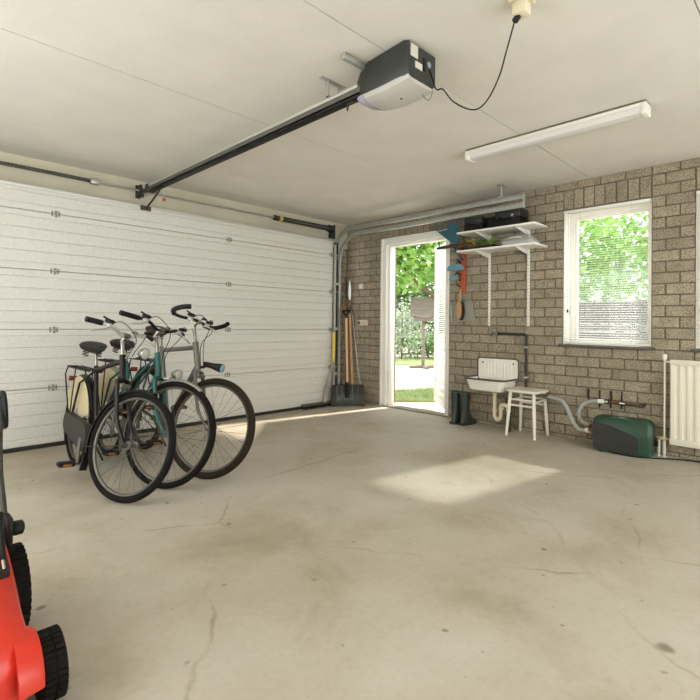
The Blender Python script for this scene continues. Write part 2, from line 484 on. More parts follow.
def vis_area(b):
    x, y, d = proj((XB, b[0], b[1]))
    if d < .2 or not (-12 < x < 712): return 0
    return b[2]*b[3]/d**2
bricks.sort(key=vis_area, reverse=True)
cache = {}; rest = MB()
rb = random.Random(3)
for i, (yc, zc, w, h) in enumerate(bricks):
    if i < 300:
        key = (round(w, 3), round(h, 3))
        if key not in cache:
            t = MB(); t.add(*brick_mesh_data(w, h)); me = t.mesh('brick', 0, recalc=False); me.materials.append(BRICK); cache[key] = me
        link(cache[key], 'brick', wall_right, (XB+rb.uniform(-.0015, .002), yc, zc), (rb.uniform(-.006, .006), 0, 0))
    else:
        vs_, fs_ = brick_mesh_data(w, h); ox = rb.uniform(-.0015, .002)
        rest.add([(XB+x+ox, yc+y, zc+z) for x, y, z in vs_], fs_)
o = rest.build('brick_courses', BRICK, wall_right, smooth=0, recalc=False); o['kind'] = 'stuff'

# --- garage door wall
mb = MB(); wall_cells(XL-.3, XB+.3, 0, CEIL+.01, [(-.50, 4.34, -1, 2.16)], lambda a, b, c, d: mb.b2((a, YW+.009, c), (b, YW+.30, d)))
wall_front = single('wall_front', mb, MORTAR, 'wall around the garage door with brick piers and pale lintel', 'wall', kind='structure', loc=(0, YW, 0), smooth=0)
wall_front['_wo'] = [0, YW, 0]
MB().b2((XL, YW-.004, 2.16), (XB, YW+.02, CEIL)).build('lintel', LINTEL, wall_front, smooth=0)
pier = MB()
for k in range(-1, 23):
    z0 = max(Z0+k*CH, -.006); z1 = min(Z0+(k+1)*CH, 2.165)
    for (p0, p1) in ((4.34, XB), (XL, -.5)):
        a = p0-(MOD/2 if k % 2 else 0)
        while a < p1:
            lo, hi = max(a, p0), min(a+MOD, p1)
            if hi-lo > .03:
                vs_, fs_ = brick_mesh_data(hi-lo-J, z1-z0-J)
                pier.add([((lo+hi)/2-y, YW+x, (z0+z1)/2+z) for x, y, z in vs_], fs_)
            a += MOD
o = pier.build('brick_courses', BRICK, wall_front, smooth=0, recalc=True); o['kind'] = 'stuff'

# --- unseen sides of the room, with window openings added for the fill lights
mb = MB(); wall_cells(XL-.3, XB+.3, 0, CEIL+.01, [(-.3, 4.1, .4, 2.3)], lambda a, b, c, d: mb.b2((a, YK-.25, c), (b, YK, d)))
single('wall_back', mb, PAINTW, 'pale painted wall behind with an added wide window opening', 'wall', kind='structure', loc=(0, YK, 0), smooth=0)
mb = MB(); wall_cells(YK-.3, YW+.3, 0, CEIL+.01, [(.8, 4.2, .6, 2.3)], lambda a, b, c, d: mb.b2((XL-.25, a, c), (XL, b, d)))
single('wall_left', mb, PAINTW, 'pale painted side wall with an added wide window opening', 'wall', kind='structure', loc=(XL, 0, 0), smooth=0)

# --- windows in the brick wall
def window_unit(name, y0, y1, z0, z1, x0, label):
    t = thing(name, label, 'window', (x0, (y0+y1)/2, z0), kind='structure')
    fw = .045
    f = MB()
    for a, b in (((x0, y0, z0), (x0+.07, y0+fw, z1)), ((x0, y1-fw, z0), (x0+.07, y1, z1)), ((x0, y0+fw, z0), (x0+.07, y1-fw, z0+fw)), ((x0, y0+fw, z1-fw), (x0+.07, y1-fw, z1))): f.b2(a, b, .004)
    f.build('window_frame', WHITE, t)
    g = .026; s = MB(); a0, a1, c0, c1 = y0+fw, y1-fw, z0+fw, z1-fw; xs = x0+.016
    for a, b in (((xs, a0, c0), (xs+.045, a0+g, c1)), ((xs, a1-g, c0), (xs+.045, a1, c1)), ((xs, a0+g, c0), (xs+.045, a1-g, c0+g)), ((xs, a0+g, c1-g), (xs+.045, a1-g, c1))): s.b2(a, b, .004)
    sh = s.build('sash', WHITE, t)
    MB().b2((xs+.02, a0+g, c0+g), (xs+.026, a1-g, c1-g)).build('pane', GLASS, sh, smooth=0)
    # painted reveal lining the opening
    r = MB()
    for a, b in (((XB+.012, y0-.001, z0), (x0, y0+.006, z1)), ((XB+.012, y1-.006, z0), (x0, y1+.001, z1)), ((XB+.012, y0, z1-.006), (x0, y1, z1+.001))): r.b2(a, b)
    r.build('reveal', WHITE, t, smooth=0)
    MB().b2((XB-.045, y0-.03, z0-.001), (x0, y1+.03, z0+.022), .003).build('window_sill', SILL, t)
    MB().box((x0-.012, y1-.03, (z0+z1)/2-.32), (.02, .02, .09), bev=.005).build('latch', WHITE, t)
    return t
window_unit('window_1', WIN1[0], WIN1[1], WIN1[2], WIN1[3], XB+.165, 'white framed window over the green pump, between wall shelf and radiator')
window_unit('window_2', WIN2[0], WIN2[1], WIN2[2], WIN2[3], XB+.165, 'white framed window above the cream radiator')
def added_window(name, p0, p1, ax, label):  # out-of-view window invented to go with a fill light
    t = thing(name, label, 'window', p0, kind='structure')
    p0, p1 = Vector(p0), Vector(p1); w = .06; f = MB()
    def bar(u0, u1, z0, z1):
        if ax == 'x': f.b2((u0, p0.y, z0), (u1, p1.y, z1))
        else: f.b2((p0.x, u0, z0), (p1.x, u1, z1))
    u0, u1 = (p0.x, p1.x) if ax == 'x' else (p0.y, p1.y)
    bar(u0, u0+w, p0.z, p1.z); bar(u1-w, u1, p0.z, p1.z); bar(u0+w, u1-w, p0.z, p0.z+w); bar(u0+w, u1-w, p1.z-w, p1.z)
    m = (u0+u1)/2; bar(m-w/2, m+w/2, p0.z+w, p1.z-w)
    fr = f.build('window_frame', WHITE, t, smooth=0)
    g = MB(); c = (p0+p1)/2
    if ax == 'x': g.b2((u0+w, c.y-.003, p0.z+w), (u1-w, c.y+.003, p1.z-w))
    else: g.b2((c.x-.003, u0+w, p0.z+w), (c.x+.003, u1-w, p1.z-w))
    g.build('pane', GLASS, t, smooth=0)
added_window('added_window_back', (-.3, YK-.15, .4), (4.1, YK-.08, 2.3), 'x', 'added wide white window in the unseen pale back wall')
added_window('added_window_left', (XL-.15, .8, .6), (XL-.08, 4.2, 2.3), 'y', 'added wide white window in the unseen pale side wall')

# --- venetian blinds
def blind(y0, y1, z0, z1, x, label, tilt):
    t = thing('venetian_blind', label, 'blind', (x, (y0+y1)/2, z0), group='venetian blinds on the brick wall windows')
    MB().b2((x-.014, y0, z1-.028), (x+.014, y1, z1), .003).build('head_rail', WHITE, t)
    MB().b2((x-.012, y0, z0), (x+.012, y1, z0+.014), .003).build('bottom_rail', WHITE, t)
    w = y1-y0; prof = [(-.0115, -.0005), (-.006, .0011), (0, .0016), (.006, .0011), (.0115, -.0005)]
    s = MB(); vs_ = [(a, -w/2, b) for a, b in prof]+[(a, w/2, b) for a, b in prof]
    s.add(vs_, [(i, i+1, i+6, i+5) for i in range(4)])
    me = s.mesh('slat', 60, recalc=False); me.materials.append(mat('blind_slat', '#d0cdc5', .45))
    n = int((z1-z0-.05)/.0215)
    for i in range(n): link(me, 'slat', t, (x, (y0+y1)/2, z0+.026+i*(z1-z0-.06)/(n-1)), (0, R(tilt), 0))
    for u in (.2, .8):
        c = MB(); yy = y0+w*u
        for dx in (-.0135, .0135): c.cyl((x+dx, yy, z0), (x+dx, yy, z1), .0009, n=4)
        c.build('ladder_cord', mat('blind_cord', '#b9b5aa', .8), t)
    MB().cyl((x-.022, y1-.05, z1-.02), (x-.022, y1-.045, z0+.35), .0022, n=6).build('wand', CLEAR, t)
    MB().b2((x-.026, y1-.055, z0+.30), (x-.018, y1-.04, z0+.33), .002).build('cord_weight', BLACK, t)
    return t
blind(WIN1[0]+.006, WIN1[1]-.006, WIN1[2]+.03, WIN1[3]-.004, XB-.002, 'white venetian blind over the window between wall shelf and radiator', -10)
blind(WIN2[0]+.006, WIN2[1]-.006, WIN2[2]+.03, WIN2[3]-.004, XB-.002, 'white venetian blind over the window above the radiator', 62)

# --- garage door
door1 = thing('door_1', 'white ribbed sectional garage door of wide horizontal panels', 'garage door', (1.92, YA, 0), kind='structure')
GX0, GX1 = -.56, 4.40
joints = [.035, .510, 1.009, 1.515, 2.011, 2.205]
for z0, z1 in zip(joints[:-1], joints[1:]):
    h = z1-z0; prof = [(.0, z0+.002)]
    prof = [(.042, z0+.0015), (.006, z0+.0015), (0, z0+.006)]
    k = .058
    while k < h-.03:
        zc = z0+k
        prof += [(0, zc-.007), (.0065, zc-.001), (.0065, zc+.001), (0, zc+.007)]; k += .0965
    prof += [(0, z1-.006), (.006, z1-.0015), (.042, z1-.0015)]
    p = MB(); p.loft([[Vector((x, YA+d, z)) for d, z in prof] for x in (GX0, GX1)])
    p.build('panel', DOORW, door1, smooth=0)
MB().b2((GX0, YA+.038, .03), (GX1, YA+.048, 2.2)).build('light_leak_sheet', DOORW, door1, smooth=0)  # sheet added behind the panels to stop light leaking through the joints
MB().b2((GX0, YA+.004, .0), (GX1, YA+.036, .036), .004).build('bottom_seal', SEALB, door1)
MB().b2((GX0-.02, YA-.008, 2.196), (GX1+.02, YA+.03, 2.226), .004).build('top_rail', ALU, door1)
MB().b2((GX0-.02, YA+.03, 2.19), (GX1+.02, YW-.003, 2.205), .003).build('top_seal', SEALB, door1)
hm = MB()
for dz in (-.018, .018): hm.box((0.006, -.002, dz), (.022, .004, .020), bev=.0015)
for dx in (-.024, .030): hm.box((dx, -.002, 0), (.012, .004, .046), bev=.0015)
hm.cyl((-.03, -.006, 0), (.036, -.006, 0), .004, n=8)
hme = hm.mesh('hinge'); hme.materials.append(mat('hinge_steel', '#8d897f', .5, metal=.3))
for z in joints[1:5]:
    for x in (-.55, 1.125, 2.822, 4.37): link(hme, 'hinge', door1, (x, YA, z))
for z in (.04, .510, 1.009, 1.515, 2.011):
    MB().cyl((4.36, YA-.03, z), (4.46, YA-.03, z), .008, n=8).build('roller_pin', GALV, door1)

# --- side door: frame, leaf swung outwards, threshold
door2 = thing('door_2', 'white side door standing open to the garden with slatted lower boards', 'door', (XB+.1, DOOR[0], 0), kind='structure')
dy0, dy1, dz1 = DOOR[0], DOOR[1], DOOR[3]
f = MB(); fx0, fx1 = XB+.008, XB+.125
f.b2((fx0, dy1-.07, 0), (fx1, dy1, dz1), .004); f.b2((fx0, dy0, 0), (fx1, dy0+.055, dz1), .004); f.b2((fx0, dy0+.055, dz1-.07), (fx1, dy1-.07, dz1), .004)
f.build('door_frame', WHITE, door2)
f = MB(); f.b2((fx0+.045, dy1-.10, .02), (fx1+.03, dy1-.07, dz1-.07), .003); f.b2((fx0+.045, dy0+.055, dz1-.095), (fx1+.03, dy1-.10, dz1-.07), .003)
f.build('door_stop', WHITE, door2)
f = MB(); f.b2((XB-.012, dy1-.012, 0), (XB+.01, dy1+.014, dz1+.012), .003); f.b2((XB-.012, dy0-.0, dz1-.002), (XB+.01, dy1+.014, dz1+.012), .003)
f.build('architrave', WHITE, door2)
MB().b2((XB-.004, dy0+.001, -.02), (XB+.16, dy1-.001, .016), .004).build('threshold', mat('threshold_stone', '#8d8779', .7), door2)
for z in (.35, 1.05, 1.8): MB().cyl((fx1+.03, dy1-.088, z-.045), (fx1+.03, dy1-.088, z+.045), .008, n=8).build('strike_plate', GALV, door2)
# leaf in its own hinge frame: u along the leaf, n its thickness
HX, HY, ANG = XB+.13, dy0+.06, R(46)
LM = Matrix.Translation((HX, HY, 0)) @ Matrix.Rotation(ANG, 4, 'Z')
LW, LZ0, LZ1 = .92, .03, dz1-.075
lf = MB(LM)
for a, b in (((0, -.02, LZ0), (.10, .02, LZ1)), ((LW-.10, -.02, LZ0), (LW, .02, LZ1)), ((.10, -.02, LZ1-.10), (LW-.10, .02, LZ1)), ((.10, -.02, .86), (LW-.10, .02, .96)), ((.10, -.02, LZ0), (LW-.10, .02, LZ0+.08))): lf.b2(a, b, .004)
leaf = lf.build('door_leaf', WHITE, door2)
n = 7; zz0, zz1 = LZ0+.08, .86
for i in range(n):
    a = zz0+(zz1-zz0)*i/n; b = zz0+(zz1-zz0)*(i+1)/n
    MB(LM).b2((.10, -.012, a+.003), (LW-.10, .014, b-.003), .004).build('plank', WHITE, leaf)
MB(LM).b2((.10, -.014, .96), (LW-.10, -.010, LZ1-.10)).build('pane', GLASS, leaf, smooth=0)
sm = MB(); sm.add([(-LW/2+.06, -.011, -.001), (LW/2-.06, -.011, -.001), (LW/2-.06, 0, .002), (-LW/2+.06, 0, .002), (LW/2-.06, .011, -.001), (-LW/2+.06, .011, -.001)], [(0, 1, 2, 3), (3, 2, 4, 5)])
sme = sm.mesh('slat', 60, recalc=False); sme.materials.append(WHITE)
nb = 44
for i in range(nb):
    p = LM @ Vector((LW/2, .034, .93+(LZ1-.08-.93)*i/nb)); o = link(sme, 'slat', leaf, p, (R(25), 0, ANG))
h = MB(LM); h.cyl((LW-.05, .02, 1.02), (LW-.05, .065, 1.02), .009, n=8); h.cyl((LW-.05, .06, 1.02), (LW-.17, .06, 1.02), .009, n=8)
h.build('handle', ALU, leaf)

# ================================================================== GARAGE DOOR GEAR
TX = 4.455
tr = thing('garage_door_track', 'galvanised garage door track running up the corner and along the brick wall', 'door track', (TX, 4.72, 0))
p = MB(); p.b2((TX-.045, YA-.012, 0), (TX-.040, YA-.055, 2.15)); p.b2((TX-.045, YA-.012, 0), (TX-.018, YA-.016, 2.15))
p.build('jamb_rail', LGREY, tr, smooth=0)
p = MB(); p.b2((TX-.018, YA+.02, 0), (TX+.014, YA-.030, 2.18), .003); p.build('angle_post', DARKM, tr)
def channel(path, w, d, mb_, wall=.004):
    """C channel swept along a path in the plane x = const; opens to -x"""
    prof = [(-d, w/2), (d*0, w/2), (d*0, -w/2), (-d, -w/2), (-d, -w/2+wall), (-wall, -w/2+wall), (-wall, w/2-wall), (-d, w/2-wall)]
    rings = []
    for i, q in enumerate(path):
        t = (Vector(path[min(i+1, len(path)-1)])-Vector(path[max(i-1, 0)])).normalized()
        nn = Vector((1, 0, 0)).cross(t)
        rings.append([Vector(q)+Vector((1, 0, 0))*a+nn*b for a, b in prof])
    mb_.loft(rings)
def track_path(y0, zt, rad, x, z0=0.0, yend=2.12):
    out = [V(x, y0, z0), V(x, y0, zt-rad)]
    for k in range(1, 9):
        a = R(90*k/8); out.append(V(x, y0-rad+rad*math.cos(a), zt-rad+rad*math.sin(a)))
    out.append(V(x, yend, zt)); return out
c = MB(); channel(track_path(YA-.045, 2.262, .36, TX+.03), .048, .028, c); c.build('rail', GALV, tr)
c = MB(); channel(track_path(YA-.02, 2.345, .22, TX+.03, 2.05), .048, .028, c); c.build('rail', GALV, tr)
MB().b2((TX-.005, 2.105, 2.235), (TX+.035, 2.125, 2.372), .002).build('end_plate', GALV, tr)
h = MB(); h.b2((TX+.010, 2.345, 2.37), (TX+.020, 2.365, CEIL), .002); h.b2((TX-.03, 2.33, CEIL-.006), (TX+.06, 2.38, CEIL), .002); h.b2((TX-.02, 2.33, 2.365), (TX+.04, 2.38, 2.378), .002)
h.build('ceiling_hanger', GALV, tr)
for z in (.42, 1.02, 1.62): 
    b = MB(); b.box((TX-.03, YA-.045, z), (.06, .05, .035), bev=.004); b.cyl((TX-.07, YA-.05, z), (TX+.03, YA-.05, z), .008, n=8); b.build('track_bracket', GALV, tr)
sh = thing('torsion_spring_shaft', 'slim torsion shaft with coil springs above the garage door', 'shaft', (1.92, 4.85, 2.38))
MB().cyl((-.5, 4.85, 2.385), (4.50, 4.85, 2.385), .0105, n=10).build('shaft', GALV, sh)
def coil(x0, x1, r, wire, turns):
    n = int(turns*10); return [V(x0+(x1-x0)*i/n, 4.85+r*math.cos(2*math.pi*i/10), 2.385+r*math.sin(2*math.pi*i/10)) for i in range(n+1)]
MB().tube(coil(3.56, 4.40, .026, .005, 90), .0056, 4).build('spring', STEELD, sh)
MB().tube(coil(-.45, 1.42, .013, .004, 200), .004, 4).build('spring', STEELD, sh)
MB().cyl((3.50, 4.85, 2.385), (3.57, 4.85, 2.385), .032, n=14).build('winding_cone', STEELD, sh)
MB().cyl((3.575, 4.85, 2.385), (3.615, 4.85, 2.385), .0325, n=14).build('yellow_tag', YEL, sh)
MB().box((1.46, 4.85, 2.385), (.075, .055, .05), bev=.006).build('coupler', GALV, sh)
b = MB(); b.box((1.885, 4.875, 2.385), (.014, .09, .12), bev=.003); b.box((1.885, 4.918, 2.385), (.05, .012, .13), bev=.003); b.cyl((1.87, 4.85, 2.385), (1.90, 4.85, 2.385), .03, n=14); b.build('centre_bracket', STEELD, sh)
b = MB(); b.box((4.47, 4.855, 2.34), (.010, .13, .19), bev=.003); b.build('end_plate', DARKM, sh)
MB().lathe([(.02, -.03), (.05, -.03), (.05, -.02), (.042, -.018), (.044, .012), (.05, .015), (.05, .03), (.02, .03)], 18, Matrix.Translation((4.435, 4.85, 2.385)) @ Matrix.Rotation(R(90), 4, 'Y')).build('cable_drum', STEELD, sh)

# opener rail, arm, motor head
OX = 1.905
orl = thing('opener_rail', 'long dark ceiling rail linking garage door to opener motor', 'opener rail', (OX, 3.2, 2.36))
p = MB(); p.b2((OX-.030, 4.66, 2.355), (OX-.024, 1.80, 2.400)); p.b2((OX+.024, 4.66, 2.355), (OX+.030, 1.80, 2.400)); p.b2((OX-.030, 4.66, 2.394), (OX+.030, 1.80, 2.400))
p.b2((OX-.030, 4.66, 2.355), (OX-.010, 1.80, 2.359)); p.b2((OX+.010, 4.66, 2.355), (OX+.030, 1.80, 2.359)); p.build('rail', mat('opener_rail_grey', '#67665d', .5, metal=.3), orl, smooth=0)
MB().b2((OX-.026, 4.62, 2.338), (OX+.026, 1.82, 2.3545), .003).build('lower_channel', BLACK, orl)
MB().b2((OX-.036, 4.64, 2.385), (OX-.030, 1.84, 2.402), .001).build('side_strip', ALU, orl)
MB().tube([(OX-.006, 4.6, 2.372), (OX-.006, 1.85, 2.372)], .003, 6).build('drive_belt', BLACK, orl)
b = MB(); b.b2((OX-.045, 4.63, 2.34), (OX+.045, 4.69, 2.41), .003); b.b2((OX-.02, 4.69, 2.365), (OX+.02, YW-.004, 2.39), .002); b.b2((OX-.04, YW-.012, 2.34), (OX+.04, YW-.004, 2.42), .002); b.build('header_bracket', STEELD, orl)
for y in (2.07,):
    b = MB(); b.b2((OX-.05, y-.012, 2.40), (OX-.042, y+.012, CEIL), .001); b.b2((OX+.042, y-.012, 2.40), (OX+.05, y+.012, CEIL), .001); b.b2((OX-.05, y-.012, 2.40), (OX+.05, y+.012, 2.408), .001); b.b2((OX-.10, y-.014, CEIL-.005), (OX+.09, y+.014, CEIL), .001); b.build('ceiling_bracket', GALV, orl)
b = MB(); b.box((OX, 4.42, 2.350), (.05, .12, .03), bev=.005); b.build('trolley', BLACK, orl)
b = MB(); b.tube(spline([(OX, 4.42, 2.345), (OX, 4.50, 2.30), (OX-.01, 4.62, 2.235), (OX-.01, 4.735, 2.20)], 5), .009, 8); b.build('door_arm', STEELD, orl)
b = MB(); b.box((OX-.01, YA-.012, 2.195), (.10, .014, .045), bev=.003); b.build('door_plate', STEELD, orl)
b = MB(); b.cyl((OX+.02, 4.40, 2.34), (OX+.02, 4.40, 2.245), .0018, n=5); pc = b.build('release_cord', WPLAS, orl)
MB().lathe([(0, -.02), (.012, -.017), (.016, -.006), (.014, .006), (.006, .014), (0, .016)], 12, Matrix.Translation((OX+.02, 4.40, 2.228))).build('red_pull', mat('pull_red', '#b8301f', .4), pc)
b = MB(); b.box((OX, 1.93, 2.345), (.02, .05, .02), bev=.003); b.tube(spline([(OX, 1.95, 2.335), (OX+.01, 1.965, 2.315), (OX, 1.95, 2.30), (OX-.01, 1.935, 2.315)], 4, True), .0035, 6, True); b.build('end_clip', STEELD, orl)

mo = thing('opener_motor', 'charcoal garage door opener with pale underside lamp cover', 'door opener', (1.955, 1.67, 2.27))
def sect(y, w, zb, zt, wt, n=5):
    """half-rounded cross-section ring in x,z at given y"""
    xc = 1.966; pts = [(-w/2, zb+.03), (-w/2+.012, zb+.006), (-w/2+.03, zb), (w/2-.03, zb), (w/2-.012, zb+.006), (w/2, zb+.03), (w/2, zb+.09), (wt/2, zt), (-wt/2, zt), (-w/2, zb+.09)]
    return [V(xc+a, y, z) for a, z in pts]
m = MB(); m.loft([sect(1.475, .228, 2.318, 2.488, .225), sect(1.50, .238, 2.312, 2.495, .232), sect(1.62, .236, 2.308, 2.495, .215), sect(1.76, .215, 2.312, 2.49, .20), sect(1.84, .175, 2.325, 2.47, .15), sect(1.872, .13, 2.345, 2.44, .11)])
body = m.build('housing', CHARC, mo)
def csect(y, w, zb, zt): 
    xc = 1.966; return [V(xc+w*math.cos(a)*.5, y, zt-(zt-zb)*math.sin(a)**.7 if math.sin(a) > 0 else zt) for a in [R(180*k/10) for k in range(11)]]+[V(xc-w*.5, y, zt+.008), V(xc+w*.5, y, zt+.008)]
m = MB(); m.loft([csect(1.478, .215, 2.297, 2.318), csect(1.55, .225, 2.275, 2.316), csect(1.66, .222, 2.268, 2.312), csect(1.76, .21, 2.280, 2.316), csect(1.84, .17, 2.305, 2.33), csect(1.868, .13, 2.328, 2.35)])
cov = m.build('lamp_cover', LGREY, mo)
MB().lathe([(0, -.004), (.006, -.003), (.007, .004)], 12, Matrix.Translation((1.955, 1.60, 2.2725))).build('button', BLACK, cov)
m = MB(); m.loft([[v+Vector((0, 0, -.003)) for v in csect(y, w, zb, zt)] for y, w, zb, zt in ((1.79, .20, 2.290, 2.320), (1.84, .175, 2.303, 2.332), (1.872, .135, 2.326, 2.352))]); m.build('lens', mat('smoky_lens', '#aaa6ba', .12), cov)
MB().b2((1.868, 1.470, 2.418), (1.925, 1.4745, 2.480)).build('sticker', STICK, body, smooth=0)
MB().b2((1.905, 1.470, 2.372), (1.962, 1.4745, 2.405)).build('sticker', STICK, body, smooth=0)
MB().b2((1.972, 1.470, 2.383), (1.990, 1.476, 2.445)).build('socket_slot', BLACK, body, smooth=0)
MB().lathe([(0, 0), (.016, 0), (.016, .004), (0, .004)], 16, Matrix.Translation((2.025, 1.4775, 2.43)) @ Matrix.Rotation(R(90), 4, 'X')).build('badge', mat('badge_grey', '#8f98a3', .4), body)
MB().box((1.87, 1.80, 2.4825), (.30, .028, .030), bev=.003).build('ceiling_strap', GALV, mo)
aw = MB(); aw.tube(spline([(2.03, 1.475, 2.345), (2.035, 1.46, 2.29), (2.02, 1.47, 2.245), (1.985, 1.475, 2.25), (1.975, 1.478, 2.265)], 5), .0016, 5); aw.build('antenna_wire', GREYP, mo)

sc_ = on_z(521.5, 16, 2.425)
ou = thing('ceiling_socket', 'cream socket box on the ceiling above the opener cable', 'socket', (sc_.x, sc_.y, 2.42))
MB().box((sc_.x, sc_.y, 2.490), (.088, .088, .020), bev=.006).build('base_plate', CREAM, ou)
MB().box((sc_.x, sc_.y, 2.453), (.062, .064, .056), bev=.010).build('socket_box', CREAM, ou)
MB().cyl((sc_.x-.005, sc_.y+.012, 2.43), (sc_.x-.01, sc_.y+.026, 2.408), .014, n=14).build('plug', BLACK, ou)
pw = MB(); pw.tube(spline([(sc_.x-.01, sc_.y+.028, 2.404), (2.02, 1.045, 2.33), (2.01, 1.075, 2.22), (2.00, 1.13, 2.125), (2.00, 1.20, 2.105), (1.99, 1.30, 2.17), (1.985, 1.36, 2.25), (1.98, 1.395, 2.26), (2.0, 1.43, 2.32), (2.02, 1.468, 2.40)], 8), .0035, 6)
single('power_cable', pw, BLACK, 'thin black power cable sagging between socket and opener motor', 'cable')

fl = thing('fluorescent_lamp', 'long white fluorescent ceiling lamp with opal diffuser, unlit', 'ceiling lamp', (3.43, 1.455, CEIL-.09))
MB().b2((3.375, .82, CEIL-.022), (3.475, 2.09, CEIL), .003).build('base', mat('lamp_base_dark', '#6d675b', .6), fl)
MB().b2((3.368, .84, CEIL-.034), (3.482, 2.07, CEIL-.014), .004).build('tray', WPLAS, fl)
m = MB(); pr = [(-.052, -.034), (-.052, -.052), (-.040, -.074), (-.020, -.082), (.020, -.082), (.040, -.074), (.052, -.052), (.052, -.034)]
m.loft([[V(3.425+a, y, CEIL+b) for a, b in pr] for y in (.845, 2.065)]); m.build('diffuser', mat('opal_diffuser', '#dad6d2', .35), fl)
for y0, y1 in ((.815, .85), (2.06, 2.095)): MB().b2((3.368, y0, CEIL-.088), (3.482, y1, CEIL-.012), .008).build('end_cap', WPLAS, fl)

# switches by the side door
for zz, hh, ww, nm, lb, cat_ in ((1.613, .075, .078, 'light_switch', 'small square cream light switch on brick by the side door', 'switch'), (1.105, .078, .20, 'wall_socket', 'wide cream double socket on brick below the light switch', 'socket')):
    t = thing(nm, lb, cat_, (XB-.03, 4.63 if ww < .1 else 4.60, zz-hh/2)); yc = 4.63 if ww < .1 else 4.60
    MB().box((XB-.014, yc, zz), (.03, ww, hh), bev=.008).build('housing', CREAM, t)
    if ww < .1: MB().box((XB-.031, yc, zz), (.006, .045, .05), bev=.002).build('rocker', WPLAS, t)
    else:
        for d in (-.05, .05): MB().lathe([(.021, 0), (.021, .006), (.017, .006), (.016, -.001), (0, -.001)], 16, Matrix.Translation((XB-.030, yc+d, zz)) @ Matrix.Rotation(R(-90), 4, 'Y')).build('outlet', WPLAS if d < 0 else GREYP, t)

# ================================================================== BRICK WALL FURNISHINGS
def W(px, py, off=0.0): return on_x(px, py, XB-off)
# --- shelf
SY0, SY1, SX = 2.03, 2.90, XB-.325
sf = thing('wall_shelf', 'white two-board shelf on slotted uprights between side door and window', 'shelf', (XB, 2.46, 1.08))
upr = []
for y in (2.677, 2.233):
    u = MB(); u.b2((XB-.016, y-.0125, 1.085), (XB-.001, y+.0125, 2.13), .002); uo = u.build('upright', WHITE, sf)
    s = MB()
    for i in range(28): s.b2((XB-.0172, y-.0025, 1.11+i*.0355), (XB-.0155, y+.0025, 1.122+i*.0355))
    s.build('slots', GREYP, uo, smooth=0)
    for z in (2.078, 1.880):
        M_ = Matrix(((0, 0, 0, 0), (0, 0, 0, 0), (0, 0, 0, 0), (0, 0, 0, 1)))
        b = MB(); out = [(0, 0), (-.285, 0), (-.285, -.010), (-.02, -.052), (0, -.06)]
        M_ = Matrix(((1, 0, 0, XB-.016), (0, 0, 1, y), (0, 1, 0, z), (0, 0, 0, 1)))
        b.prism(out, .010, M_); b.build('bracket', WHITE, sf)
for z in (2.078, 1.880): MB().b2((SX, SY0, z), (XB-.018, SY1, z+.018), .002).build('shelf_board', WHITE, sf)
# --- things on the shelf
ZT, ZL = 2.0965, 1.8985
def tool_case(y0, y1, h, x0, x1, label):
    t = thing('tool_case', label, 'case', ((x0+x1)/2, (y0+y1)/2, ZT), group='black cases on the top shelf board')
    MB().b2((x0, y0, ZT), (x1, y1, ZT+h*.52), .012).build('shell', BLACK, t)
    MB().b2((x0+.002, y0+.003, ZT+h*.525), (x1, y1-.003, ZT+h), .016).build('lid', mat('case_lid', '#26282a', .5), t)
    for d in (.22, .78): MB().box((x0-.004, y0+(y1-y0)*d, ZT+h*.52), (.010, .03, .035), bev=.003).build('latch', GREYP if d < .5 else BLACK, t)
    hd = MB(); yc = (y0+y1)/2; hd.tube(spline([(x0, yc-.045, ZT+h*.5), (x0-.016, yc-.035, ZT+h*.5), (x0-.016, yc+.035, ZT+h*.5), (x0, yc+.045, ZT+h*.5)], 4), .006, 6); hd.build('handle', BLACK, t)
    return t
tool_case(2.215, 2.505, .185, 4.60, 4.80, 'wide black case with a white badge on the top shelf board')
MB().lathe([(0, 0), (.014, 0), (.014, .004), (0, .004)], 14, Matrix.Translation((4.599, 2.30, ZT+.115)) @ Matrix.Rotation(R(-90), 4, 'Y')).build('badge', STICK, D.objects['tool_case'], off=Vector((4.70, 2.36, ZT)))
tool_case(2.64, 2.865, .165, 4.60, 4.80, 'narrow black case nearer the blue rake on the top shelf board')
single('black_box', MB().b2((4.66, 2.525, ZT), (4.80, 2.625, ZT+.145), .01), BLACK, 'small matt black box squeezed between two black cases', 'box')
# seed tray with leafy plants, clear trays
tp = thing('plant_tray', 'dark seed tray with green and yellow leafy plants on the lower shelf board', 'plant tray', (4.66, 2.66, ZL))
t = MB(); t.b2((4.55, 2.47, ZL), (4.78, 2.86, ZL+.012), .004)
for a, b in (((4.55, 2.47, ZL), (4.558, 2.86, ZL+.03)), ((4.772, 2.47, ZL), (4.78, 2.86, ZL+.03)), ((4.55, 2.47, ZL), (4.78, 2.478, ZL+.03)), ((4.55, 2.852, ZL), (4.78, 2.86, ZL+.03))): t.b2(a, b, .002)
t.build('tray', BLACK, tp)
rg = random.Random(11)
PLG = mat('plant_green', '#6f9a3a', .5, col2='#9db94c', scale=40); PLY = mat('plant_yellow', '#d9b34a', .5)
for k in range(9):
    py = 2.50+k*.042; pl = MB()
    for j in range(14):
        a = rg.uniform(0, 6.28); l = rg.uniform(.03, .065); z = ZL+.035+rg.uniform(.0, .06); cx_, cy_ = 4.62+rg.uniform(-.05, .06), py+rg.uniform(-.02, .02)
        d = Vector((math.cos(a), math.sin(a), rg.uniform(-.2, .8))).normalized()*l; sd = d.cross(Vector((0, 0, 1))).normalized()*l*.38; c0 = Vector((cx_, cy_, z))
        pl.add([c0, c0+d*.5+sd, c0+d, c0+d*.5-sd], [(0, 1, 2, 3)])
    pl.cyl((4.62, py, ZL+.006), (4.62, py, ZL+.05), .003, n=5)
    pl.build('plant', PLY if k in (6, 7) else PLG, tp, recalc=False)
